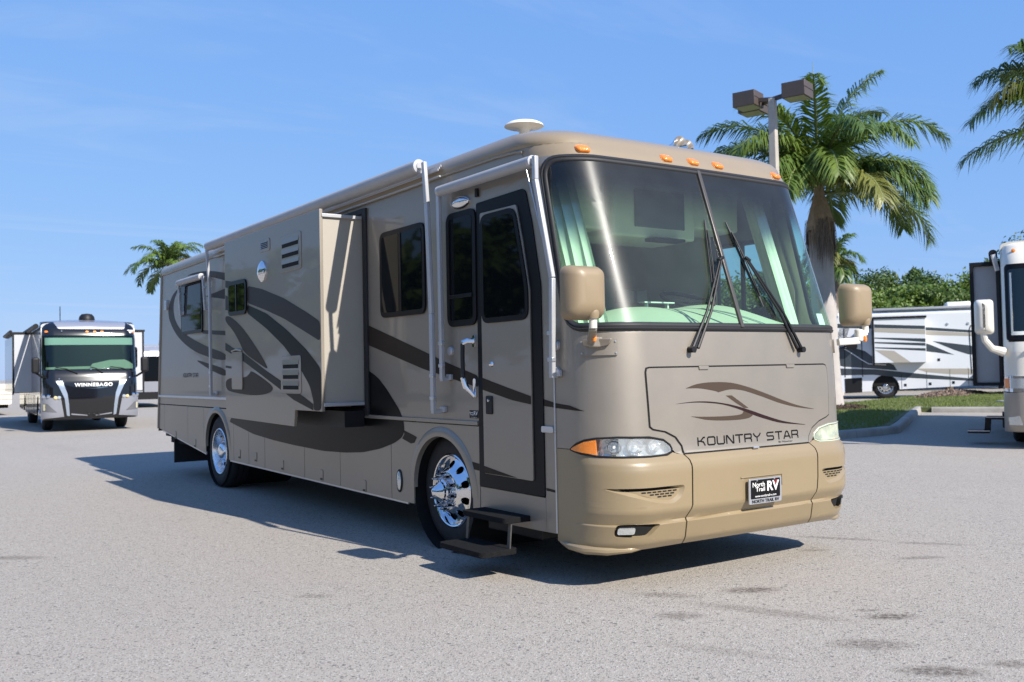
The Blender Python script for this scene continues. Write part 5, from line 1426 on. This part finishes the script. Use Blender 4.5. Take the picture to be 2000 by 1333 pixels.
# =================================================================== other motorhomes
def coach_shell(P, nose, L_, z0, ztop, mats, y_front=.4, arches=()):
    """plain side walls, roof and rear for a coach whose nose starts at local y=0."""
    hw = nose.hw; side, roofm = mats
    for sg in (-1, 1):
        pts = [(y_front, z0)]
        for cy, r, zc in arches:
            pts += [(cy - r, z0)] + [(cy - r*math.cos(PI*i/12), zc + r*math.sin(PI*i/12)) for i in range(13)] + [(cy + r, z0)]
        pts += [(L_, z0 + .05), (L_, ztop - .12), (y_front + .12, ztop - .12), (y_front, ztop - .5)]
        mb = MB(); mb.prism(pts, lambda y, z: (sg*hw, y, z), lambda y, z: (sg*(hw-.03), y, z)); obj('side_wall', mb, side, P)
    rows = []
    for z, w in ((ztop-.13, hw), (ztop-.06, hw-.005), (ztop-.02, hw-.06), (ztop, hw-.18), (ztop+.02, .02)):
        rows.append([(-w, y_front + .1, z), (-w, L_, z), (w, L_, z), (w, y_front + .1, z)])
    mb = MB(); mb.grid(rows, closed=True); obj('roof', mb, roofm, P, smooth=50)
    mb = MB(); mb.box((-hw+.03, L_-.03, z0), (hw-.03, L_, ztop-.12)); obj('rear_wall', mb, side, P)
    mb = MB(); mb.box((-hw+.04, .5, z0+.02), (hw-.04, L_-.05, .9)); obj('underframe', mb, DARK, P, smooth=None)

# ---- black and silver coach on the left
WB = pm('gloss black paint', (.006,.006,.008), .12, 0, .6); WS = pm('silver paint', (.34,.35,.39), .35, .5, .5); WG = pm('graphite paint', (.055,.058,.065), .3, .4, .6)
WW = pm('pale silver white paint', (.50,.51,.53), .35, .1, .5)
SHADE = pm('mint roller shade', (.70,.72,.66), .9)
NW = Nose([(.3,.10),(.45,.03),(.9,-.02),(1.3,.0),(1.62,.10),(1.72,.16),(2.62,.36),(2.75,.40),(2.95,.50),(3.06,.68)], hw=1.225, rc=.30, crown=.03)
BW = thing('motorhome', 'black and silver motorhome facing the lens at the far left', 'motorhome', (.30, 24.0, 0), -.075)
coach_shell(BW, NW, 10.2, .42, 3.02, (WG, WW), .55, ((1.75,.5,.48),(7.3,.5,.48)))
def nz(pts, mat, parent, name, off=0.0, su=.06, sz=.1, nose=NW, back=.02):
    return obj(name, patch(pts, lambda u, z: nose.at(u, z, off), su=su, sz=sz, fback=lambda u, z: nose.at(u, z, off-back)), mat, parent, smooth=50)
UE = 1.225-.3+.3*PI/2+.25
lo_ = nz([(-UE,.34),(UE,.34),(UE,1.70),(-UE,1.70)], WB, BW, 'front_panel')
nz(round_poly([(-1.37,1.70),(1.37,1.70),(1.33,2.68),(-1.33,2.68)],.08,4), FRAMEB, BW, 'windshield_frame', off=-.05, back=.01)
nz([(-UE,1.70),(-1.25,1.70),(-1.25,2.68),(-UE,2.68)], WB, BW, 'pillar'); nz([(UE,1.70),(1.25,1.70),(1.25,2.68),(UE,2.68)], WB, BW, 'pillar')
nz(rrect(-1.27,1.71,1.27,2.67,.05,3), glass('green grey coach glass', (.42,.58,.52), rough=.03), BW, 'windshield_pane', off=.004, back=.004)
nz([(-1.20,2.40),(1.20,2.40),(1.20,2.60),(-1.20,2.60)], SHADE, BW, 'roller_shade', off=-.03, back=.004)
nz([(-1.2,1.72),(1.2,1.72),(1.2,1.84),(.9,1.98),(.5,1.97),(.05,1.87),(0,1.80),(-1.2,1.78)], DASH, BW, 'dashboard', off=-.042, back=.004)
nz([(.82,2.38),(.90,2.40),(.89,2.14),(.84,2.12)], BLACK, BW, 'hanging_strap', off=-.035, back=.004)
nz([(-UE,2.66),(UE,2.66),(UE,2.86),(-UE,2.86)], WB, BW, 'brow_panel')
nz([(-UE,2.86),(UE,2.86),(UE,3.06),(-UE,3.06)], WB, BW, 'cap_panel')
nz(round_poly([(-.80,2.85),(.92,2.85),(.98,3.055),(-.92,3.055)],.05,4), WS, BW, 'cap_insert', off=.012)
rows = []
for t in range(7):
    a = PI/2*t/6; rows.append([(x*(1-.16*(1-math.cos(a))), .66 + .75*math.sin(a)*1.0 - .05*0 + .02*x*x, 3.04 + .12*math.sin(a) - .03*x*x*math.sin(a)) for x in [-1.2 + 2.4*j/16 for j in range(17)]])
mb = MB(); mb.grid(rows); obj('roof_cap', mb, WS, BW, smooth=60)
for u in (-1.10, -.07, .13, .32, 1.20):
    nz(rrect(u-.04, 2.745, u+.04, 2.80, .025, 4), AMBER, BW, 'marker_light', off=.03, su=0, sz=0, back=.03)
for a in ((-.72, 2.79), (-.005, 1.715), (.0, 2.845), (-.82, 1.46), (.99, 1.47), (.0, 1.36)):
    mb = MB(); q = NW.at(a[0], a[1], .02); mb.lathe([(.001,.02),(.02,.016),(.025,0)], q, 'y', 12, sign=-1); obj('chrome_stud', mb, CHROME, BW)
vs, fs = fit_text('WINNEBAGO', .98, .10, bold=.035, spacing=1.15)
mb = MB(); mb.add([NW.at(a + .05, 1.285 + b, .02) for a, b in vs], fs); obj('lettering', mb, WHITEP, BW, smooth=None)
nz([(-.38,1.22),(.05,1.17),(.50,1.22),(.05,1.195)], CHROME, BW, 'badge_wing', off=.018)
nz(round_poly([(.98,2.83),(1.28,2.83),(1.24,2.80),(1.22,2.74),(1.17,2.74),(1.14,2.79),(1.11,2.74),(1.06,2.74),(1.04,2.80)],.008,2), WHITEP, BW, 'winged_badge', off=.012, su=.04)
for sg in (-1, 1):
    f = (lambda pl: [(sg*a, b) for a, b in pl])
    dx_ = .06 if sg > 0 else -.02
    nz(f([(.74,1.40),(.90,1.40),(.80,1.18),(.69,.92),(.63,.45),(.56,.43),(.58,.75),(.62,1.05)]), pm('grille strip silver', (.38,.44,.52), .3, .6, .4), lo_, 'grille_strip', off=.02)
    cp = nz(f([(.70,.42),(1.40,.36),(1.42,1.0),(1.30,1.0),(.78,.90)]), WS, lo_, 'bumper_corner', off=.03, back=.06)
    nz(f([(.88,.54),(1.10,.56),(1.26,.58),(1.24,.80),(1.10,.78)]), pm('mesh grey', (.12,.12,.13), .6), cp, 'fog_recess', off=.034, back=.004)
    nz(f([(1.17,.60),(1.23,.60),(1.23,.77),(1.17,.77)]), pm('fog lens', (.6,.55,.35), .2), cp, 'fog_lens', off=.04, back=.01)
    for u, mt in ((1.22, CHROME), (1.08, CHROME), (.92, pm('warm lamp lens', (.75,.6,.3), .15, .3)), (.83, LENSW)):
        c = NW.at(sg*u, .985 if u > 1 else .945, .03); mb = MB(); mb.lathe([(.05,.0),(.05,.02),(.035,.035),(.001,.04)], c, 'y', 14, sign=-1); obj('headlamp', mb, mt, lo_)
    nz(f([(.10,.42),(.52,.47),(.52,.50),(.10,.44)]), WS, lo_, 'lower_bar', off=.015)
    # mirror
    mx_ = sg * 1.40; mb = MB(); mb.box((mx_-.10, -.02, 1.62), (mx_+.10, .16, 2.05)); mi = obj('side_mirror', mb, BLACK, BW, bevel=.05, seg=3)
    mb = MB(); mb.tube([(mx_, .07, 1.64), (sg*1.2, .25, 1.5)], .03, 8); obj('arm', mb, BLACK, mi)
    wheel(sg*1.12, 1.75, .48, sg, True, parent=BW, simple=True); wheel(sg*1.12, 7.3, .48, sg, True, parent=BW, simple=True)
    # slide-out
    y0 = 4.2 if sg < 0 else 2.3
    sl_ = obj('slide_out', MB().box((min(sg*1.2, sg*1.72), y0, 1.05), (max(sg*1.2, sg*1.72), y0+5.4, 2.86)), WG, BW, bevel=.01)
    mb = MB(); mb.box((min(sg*1.22, sg*1.70), y0-.008, 1.07), (max(sg*1.22, sg*1.70), y0+.01, 2.84)); obj('end_panel', mb, WW, sl_)
    mb = MB(); mb.box((min(sg*1.2, sg*1.78), y0-.03, 2.86), (max(sg*1.2, sg*1.78), y0+3.8, 2.92)); obj('topper', mb, BLACK, sl_)
    mb = MB(); mb.box((sg*1.735-.02, y0-.02, 1.0), (sg*1.735+.02, y0+.02, 2.9)); obj('seal', mb, BLACK, sl_)
    if sg < 0: mb = MB(); mb.prism(rrect(4.6,1.5,8.8,2.6,.1,4), lambda y, z: (-1.735, y, z), lambda y, z: (-1.72, y, z)); obj('window', mb, DGLASS, sl_)
    else: mb = MB(); mb.prism(rrect(1.30,1.75,1.56,2.40,.08,4), lambda x, z: (x, y0-.02, z), lambda x, z: (x, y0, z)); obj('window', mb, DGLASS, sl_)
for a in (-1, 0, 1):
    mb = MB(); q = NW.at(.05 + a*.13, .47, .0); mb.lathe([(.001,.05),(.025,.045),(.03,0)], q, 'y', 10, sign=-1); obj('tow_hook', mb, BLACK, lo_)
for u0, u1, v in ((-.9, -.35, 1.60), (.5, 1.15, 1.60), (-.02, .3, 1.55)):
    mb = MB(); mb.tube([NW.at(u1, 1.60, .03), NW.at((u0+u1)/2, 1.73, .03), NW.at(u0, 1.78, .02)], .014, 6); obj('wiper', mb, BLACK, BW)
mb = MB(); mb.box((-.45, 2.2, 3.04), (.45, 3.2, 3.20)); obj('air_conditioner', mb, BLACK, BW, bevel=.06, seg=3)
mb = MB(); mb.lathe([(.001,.27),(.14,.25),(.20,.18),(.22,.09),(.22,0)], (.05, 1.5, 3.08), 'z', 20); obj('satellite_dome', mb, BLACK, BW)
mb = MB(); mb.tube([(-.65,1.6,3.05),(-.65,1.6,3.55)], .012, 6); obj('antenna', mb, BLACK, BW)
mb = MB(); mb.tube([(-1.32,1.0,2.95),(-1.32,5.8,2.95)], .07, 12); obj('awning', mb, BLACK, BW)
mb = MB(); mb.tube([(-1.80,4.2,2.93),(-1.80,8,2.93)], .05, 12); obj('slide_topper_roll', mb, BLACK, BW)
dr_ = obj('entry_door', MB().box((-1.245, .65, .62), (-1.22, 1.25, 2.6)), WG, BW, bevel=.01)
for y in (2.9, 3.4, 4.1, 4.9, 5.7, 6.4):
    mb = MB(); mb.box((-1.232, y, .45), (-1.215, y+.012, 1.0)); obj('compartment_seam', mb, DARK, BW, smooth=None)
mb = MB(); mb.box((-1.235, .6, 1.0), (-1.22, 10, 1.05)); obj('belt_moulding', mb, WS, BW)

# ---- white coach seen side-on
P_ = pm('white gelcoat', (.74,.75,.76), .25, 0, .8); SLT = pm('slate stripe paint', (.045,.055,.065), .3, 0, .6); TNS = pm('sand stripe paint', (.42,.38,.32), .35, 0, .5)
d_ = Vector((.598, -.802)); xl = Vector((-.802, -.598)); o_ = Vector((29.3, 19.0)) - xl * 1.25
WC = thing('motorhome', 'white motorhome with slate swoosh stripes parked side-on past the grass', 'motorhome', (o_.x, o_.y, 0), -2.501)
# local y = 0 at the front wheel; nose ahead
NC = Nose([(.3,-2.55),(1.0,-2.62),(1.7,-2.55),(3.0,-2.1),(3.4,-1.9)], hw=1.25, rc=.35)
def WCW(y, z, off=0.0): return (1.25 + off, y, z)
pts = [(-2.2,.27),(-.52,.31)] + [(-.52*math.cos(PI*i/12), .45+.52*math.sin(PI*i/12)) for i in range(13)] + [(.52,.38),(3.2,.50),(6.2,.55),(6.2,.6)] + [(9.2,.6),(9.2,3.36),(-1.75,3.36),(-2.0,3.0),(-2.2,1.7)]
mb = MB(); mb.prism(pts, lambda y, z: WCW(y, z, 0), lambda y, z: WCW(y, z, -.04)); obj('side_wall', mb, P_, WC)
mb = MB(); mb.prism(pts, lambda y, z: (-1.25, y, z), lambda y, z: (-1.21, y, z)); obj('side_wall', mb, P_, WC)
rows = []
for z, w in ((3.35,1.25),(3.45,1.245),(3.52,1.19),(3.55,1.05),(3.58,.02)): rows.append([(-w, -1.75, z), (-w, 9.2, z), (w, 9.2, z), (w, -1.75, z)])
mb = MB(); mb.grid(rows, closed=True); obj('roof', mb, P_, WC, smooth=50)
rows = [[NC.at(-1.9 + 3.8*j/30, z, 0) for j in range(31)] for z in (.32,.6,1.0,1.4,1.75)]
mb = MB(); mb.grid(rows); obj('front_panel', mb, P_, WC, smooth=60)
rows = [[NC.at(-1.9 + 3.8*j/30, z, 0) for j in range(31)] for z in (1.75,2.1,2.5,2.95)]
mb = MB(); mb.grid(rows); obj('windshield_pane', mb, DGLASS, WC, smooth=60)
rows = [[NC.at(-1.9 + 3.8*j/30, z, 0) for j in range(31)] for z in (2.95,3.2,3.42)]
mb = MB(); mb.grid(rows); obj('front_cap', mb, P_, WC, smooth=60)
mb = MB(); mb.box((-1.2,-1.6,.5), (1.2,9.0,1.0)); obj('underframe', mb, DARK, WC, smooth=None)
SO = obj('slide_out', MB().box((1.2, -.40, 1.45), (1.68, 1.52, 3.22)), P_, WC, bevel=.01)
mb = MB(); mb.box((1.2, -.45, 3.22), (1.72, 1.56, 3.30)); obj('topper', mb, BLACK, SO)
mb = MB(); mb.box((1.25, -.47, 1.35), (1.69, -.40, 3.25)); obj('seal', mb, BLACK, SO)
mb = MB(); mb.box((1.3, -.478, 1.45), (1.62, -.468, 3.1)); obj('end_panel', mb, pm('slide end grey', (.35,.36,.40), .4), SO)
mb = MB(); mb.prism(rrect(1.36, 2.18, 1.58, 2.76, .06, 4), lambda x, z: (x, -.486, z), lambda x, z: (x, -.47, z)); obj('window', mb, DGLASS, SO)
def wstripe(pts, mat, slide=False):
    x = .434 if slide else .003
    mb = MB(); tri = tessellate_polygon([[Vector((p[0], p[1], 0)) for p in pts]])
    mb.add([WCW(p[0], p[1], x) for p in pts], [tuple(t) for t in tri]); obj('paint_stripe', mb, mat, SO if slide else WC, smooth=None)
wstripe([(-1.89,3.10),(-.47,3.02),(-.47,2.86),(-1.90,2.93)], SLT); wstripe([(-.38,3.01),(1.5,2.89),(1.5,2.76),(-.38,2.87)], SLT, True)
wstripe([(1.53,2.85),(3.6,2.64),(9,2.3),(9,2.2),(3.6,2.55),(1.52,2.73)], SLT); wstripe([(-.38,2.86),(1.5,2.74),(1.5,2.56),(-.38,2.70)], TNS, True); wstripe([(1.54,2.71),(3.6,2.53),(3.6,2.42),(1.54,2.54)], TNS)
wstripe([(-.38,2.48),(1.5,2.39),(1.5,2.25),(.55,2.35),(-.38,2.44)], SLT, True); wstripe([(-.38,2.30),(1.5,2.21),(1.5,2.10),(-.38,2.25)], SLT, True); wstripe([(-.38,2.09),(1.5,2.0),(1.5,1.9),(-.38,2.05)], SLT, True)
wstripe([(-.38,1.98),(.33,1.93),(.94,1.46),(.35,1.46)], TNS, True)
wstripe([(1.78,2.29),(3.18,2.07),(3.6,1.85),(3.6,1.68),(3.07,1.73),(2.58,1.91)], SLT); wstripe([(1.54,2.21),(1.78,2.11),(2.57,1.72),(1.9,1.83),(1.53,1.88)], SLT)
wstripe([(-2.1,2.13),(-1.10,2.07),(-.75,1.95),(-.47,1.72),(.32,1.37),(.45,1.14),(-.52,1.24),(-1.58,1.33),(-2.1,1.49)], SLT)
wstripe([(-2.1,1.28),(-.35,1.20),(.52,1.09),(1.54,.96),(3.2,.77),(5,.62),(5,.56),(3.2,.68),(1.53,.79),(.51,.86),(-.46,.98),(-2.1,.98)], SLT)
wstripe([(1.14,1.20),(3.05,1.17),(3.54,1.05),(3.54,.91),(2.38,.96),(1.54,1.05)], TNS)
mb = MB(); mb.tube([WCW(-1.53,2.05,.008), WCW(-1.39,1.97,.008), WCW(-.86,1.58,.008), WCW(-.62,1.43,.008), WCW(.04,1.37,.008)], .018, 6); obj('pinstripe', mb, P_, WC)
wheel(1.13, 0, .50, 1, True, parent=WC, R=.50); wheel(1.13, 6.4, .50, 1, True, parent=WC, simple=True)
wheel(-1.13, 0, .50, -1, True, parent=WC, simple=True)
for y in (-1.55, -.88): 
    mb = MB(); mb.box((1.252, y, .9), (1.262, y+.03, 2.9)); obj('door_seam', mb, BLACK, WC)
mb = MB(); mb.prism([(-1.55,.24),(-.9,.27),(-.89,.87),(-1.56,.84)], lambda y, z: WCW(y, z, .012), lambda y, z: WCW(y, z, -.01)); obj('step_well', mb, BLACK, WC)
mb = MB(); mb.prism(rrect(-1.46,2.06,-1.04,2.52,.06,4), lambda y, z: WCW(y, z, .25), lambda y, z: WCW(y, z, .12)); mi = obj('side_mirror', mb, BLACK, WC, bevel=.03)
mb = MB(); mb.tube([WCW(-1.3,2.2,.15), WCW(-1.7,2.1,0)], .03, 6); obj('arm', mb, BLACK, mi)
ed = obj('entry_door', MB().tube([WCW(y, z, .008) for y, z in ((3.18,.97),(3.14,2.7),(3.2,2.87),(3.3,2.9),(3.9,2.9),(3.95,.95))], .014, 6), BLACK, WC)
mb = MB(); mb.prism(rrect(3.25,2.1,3.8,2.83,.08,4), lambda y, z: WCW(y, z, .012), lambda y, z: WCW(y, z, 0)); obj('window', mb, DGLASS, ed)
mb = MB(); mb.box((1.2, 3.21, .50), (1.6, 3.85, .93)); obj('entry_step', mb, BLACK, WC, bevel=.02)
for y, z in ((.74,.55),(1.66,.59),(2.51,.63),(2.0,1.54)):
    mb = MB(); mb.box((1.25, y-.045, z-.05), (1.262, y+.045, z+.05)); obj('latch', mb, BLACK, WC)
for y, z1 in ((.6,1.0),(1.53,1.1),(2.38,1.15),(3.05,1.2)):
    mb = MB(); mb.box((1.249, y, .42), (1.256, y+.012, z1)); obj('compartment_seam', mb, DARK, WC, smooth=None)
mb = MB(); mb.box((1.0, -.4, 3.56), (1.3, 8.6, 3.66)); obj('roof_awning_case', mb, AWNW, WC, bevel=.02)
mb = MB(); mb.box((-.4, 2.4, 3.6), (.6, 3.3, 3.86)); obj('air_conditioner', mb, WHITEP, WC, bevel=.05)
for y in (2.35, 3.1): mb = MB(); mb.lathe([(.001,.03),(.05,.025),(.06,0)], WCW(y, 2.95, 0), 'x', 12); obj('lamp', mb, LENSW, WC)

# ---- cream coach entering at the right edge
th = -1.067; R2 = Matrix.Rotation(th, 2); fl2 = R2 @ Vector((-1.25, .25)); org = Vector((10.55, 3.87)) - fl2
CC = thing('motorhome', 'cream motorhome cut off by the right edge with white mirror and slide', 'motorhome', (org.x, org.y, 0), th)
NK = Nose([(.28,.12),(.36,.03),(.9,.0),(1.6,.02),(1.78,.06),(3.05,.35),(3.2,.42),(3.4,.58),(3.5,.8)], hw=1.25, rc=.28, crown=.02)
coach_shell(CC, NK, 9.5, .42, 3.48, (CREAMP, CREAMP), .62, ((1.9,.5,.5),(7.0,.5,.5)))
ue_ = NK.ue + .35
KT = pm('khaki lower paint', (.30,.27,.23), .35, .2, .5)
nz([(-ue_,.95),(ue_,.95),(ue_,1.76),(-ue_,1.76)], CREAMP, CC, 'front_panel', nose=NK)
nz([(-ue_,.28),(ue_,.28),(ue_,.93),(-ue_,.93)], KT, CC, 'bumper', nose=NK, off=.02)
nz(rrect(-1.24,1.78,1.24,3.06,.06,4), FRAMEB, CC, 'windshield_frame', nose=NK, off=.0)
nz([(-ue_,1.76),(-1.2,1.76),(-1.2,3.08),(-ue_,3.08)], CREAMP, CC, 'pillar', nose=NK, off=-.003); nz([(ue_,1.76),(1.2,1.76),(1.2,3.08),(ue_,3.08)], CREAMP, CC, 'pillar', nose=NK, off=-.003)
nz(rrect(-1.16,1.88,1.16,2.98,.05,4), pm('dark green glass', (.006,.012,.012), .04, spec=.6), CC, 'windshield_pane', nose=NK, off=.008)
nz([(-1.13,1.90),(-1.10,1.90),(-1.10,2.92),(-1.13,2.92)], SHADE, CC, 'shade_edge', nose=NK, off=.0105, back=.002); nz([(-1.13,1.87),(1.1,1.87),(1.1,1.93),(-1.13,1.93)], SHADE, CC, 'dash_edge', nose=NK, off=.0105, back=.002)
nz([(-ue_,3.07),(ue_,3.07),(ue_,3.46),(-ue_,3.46)], CREAMP, CC, 'front_cap', nose=NK)
rows = []
for t in range(6):
    a = PI/2*t/5; rows.append([(x*(1-.1*(1-math.cos(a))), .74+.5*math.sin(a)+.05*x*x, 3.45+.1*math.sin(a)-.03*x*x) for x in [-1.22+2.44*j/12 for j in range(13)]])
mb = MB(); mb.grid(rows); obj('roof_cap', mb, CREAMP, CC, smooth=60)
for sg in (-1, 1):
    f = (lambda pl: [(sg*a, b) for a, b in pl])
    hl_ = nz(round_poly(f([(.85,.92),(1.32,.95),(1.36,1.12),(1.30,1.20),(.85,1.20)]),.04,3), CHROME, CC, 'headlight', nose=NK, off=.012)
    nz(f([(1.20,1.0),(1.30,1.0),(1.32,1.16),(1.20,1.16)]), AMBER, hl_, 'turn_lens', nose=NK, off=.02); nz(f([(.88,1.0),(1.17,1.0),(1.17,1.16),(.88,1.16)]), LENSW, hl_, 'lens', nose=NK, off=.018)
    nz(f([(1.0,.40),(1.2,.40),(1.22,.52),(1.05,.55)]), LENSW, CC, 'fog_lamp', nose=NK, off=.03)
    mx_ = sg * 1.52
    rows = []
    for d, t in ((.0,.08),(.0,.02),(.02,-.05),(.06,-.09),(.1,-.10)):
        rows.append([(mx_ + a, -.05 + t, 2.18 + b) for a, b in rrect(-.145+d, -.29+d, .145-d, .29-d, .065, 4)])
    mb = MB(); mb.grid(rows, closed=True); k = len(rows[0]); mb.f.append(tuple(range(4*k, 5*k))); mb.f.append(tuple(reversed(range(k)))); mi = obj('side_mirror', mb, CREAMP, CC, smooth=50)
    mb = MB(); mb.tube([(mx_+sg*.02, -.05, 1.92), (mx_, -.03, 1.80), (sg*1.42, .05, 1.66), (sg*1.25, .15, 1.60)], [.05,.055,.06,.08], 10); obj('arm', mb, CREAMP, mi)
    wheel(sg*1.12, 1.9, .48, sg, True, parent=CC, simple=True)
sl_ = obj('slide_out', MB().box((-1.70, 2.0, 1.05), (-1.2, 5.6, 3.2)), pm('grey slide fabric panel', (.40,.40,.40), .75, var=.08, bump=.2), CC, bevel=.01)
mb = MB()
for a, b in (((-1.76,1.95,1.0),(-1.70,2.02,3.27)), ((-1.70,1.95,3.2),(-1.25,2.02,3.27)), ((-1.70,1.95,1.0),(-1.25,2.02,1.06)), ((-1.32,1.93,1.0),(-1.25,2.03,3.2))): mb.box(a, b)
obj('seal', mb, BLACK, sl_, smooth=None)
aw_ = obj('awning', MB().tube([(-1.36,.8,3.30),(-1.36,6,3.30)], .07, 12), BLACK, CC)
mb = MB(); mb.beam((-1.36,.75,3.28), (-1.30,.78,3.0), .05, .06); obj('arm', mb, ALU, aw_); mb = MB(); mb.beam((-1.30,.78,3.0), (-1.29,.8,1.2), .04, .04); obj('arm', mb, BLACK, aw_)
mb = MB(); mb.tube([NK.at(-.9,1.62,.03), NK.at(-.5,1.70,.03)], .03, 8); obj('wiper', mb, BLACK, CC)
mb = MB(); q = NK.at(-1.05, 3.3, .01); mb.lathe([(.001,.03),(.03,.02),(.035,0)], q, 'y', 10, sign=-1); obj('marker_light', mb, AMBER, CC)
st_ = obj('entry_step', MB().box((-1.3, .95, .30), (-1.0, 1.55, .55)), BLACK, CC)
for x0, x1, z in ((-1.55,-1.25,.44),(-1.85,-1.5,.20)):
    mb = MB(); mb.box((x0,.95,z), (x1,1.5,z+.04)); obj('tread', mb, BLACK, st_, bevel=.01)
    mb = MB(); mb.beam((x0,.94,z+.042), (x1,.94,z+.042), .012, .012); obj('tread_edge', mb, ALU, st_)
mb = MB(); mb.beam((-1.52,1.2,.46), (-1.54,1.2,.22), .1, .04, up=(0,1,0)); obj('strut', mb, BLACK, st_)
mb = MB(); mb.tube([(-.2,2.5,3.5),(-.28,2.5,3.9)], .01, 6); obj('antenna', mb, BLACK, CC)

# ---- vehicles glimpsed behind the left coach
XB = thing('motorhome', 'dark glazed motorhome glimpsed between the black coach and the tan one', 'motorhome', (6.6, 43.2, 0), -.12)
NX = Nose([(.4,.1),(1.5,0),(2.7,.3),(3.0,.6)], hw=1.2, rc=.25)
coach_shell(XB, NX, 8, .5, 3.0, (WG, WS), .5, ())
nz([(-1.4,.75),(1.4,.75),(1.4,1.25),(-1.4,1.25)], WS, XB, 'front_panel', nose=NX); nz([(-1.4,1.27),(1.4,1.27),(1.4,2.45),(-1.4,2.45)], DGLASS, XB, 'windshield_pane', nose=NX); nz([(-1.4,2.47),(1.4,2.47),(1.4,2.95),(-1.4,2.95)], WS, XB, 'front_cap', nose=NX); nz([(-1.4,.4),(1.4,.4),(1.4,.73),(-1.4,.73)], BLACK, XB, 'bumper', nose=NX, off=.03)
for sg in (-1, 1): wheel(sg*1.08, 1.4, .48, sg, True, parent=XB, simple=True)
XC = thing('cargo_trailer', 'low cream trailer peeking in at the left edge behind the black coach', 'trailer', (-.9, 40.0, 0), .0)
mb = MB(); mb.prism(round_poly([(-1.2,.45),(1.2,.45),(1.2,1.30),(-1.2,1.30)],.08,4), lambda x, z: (x, 0, z), lambda x, z: (x, 6, z)); bd = obj('body', mb, CREAMP, XC)
for z in (.65, .85, 1.05):
    mb = MB(); mb.box((-1.2, -.015, z), (1.2, .0, z+.03)); obj('trim_strip', mb, TNS, bd)
mb = MB(); mb.box((-1.1,.3,.3), (1.1,5.6,.46)); obj('chassis', mb, DARK, XC)
for sg in (-1, 1): wheel(sg*1.05, 3.2, .40, sg, True, parent=XC, simple=True, R=.40)
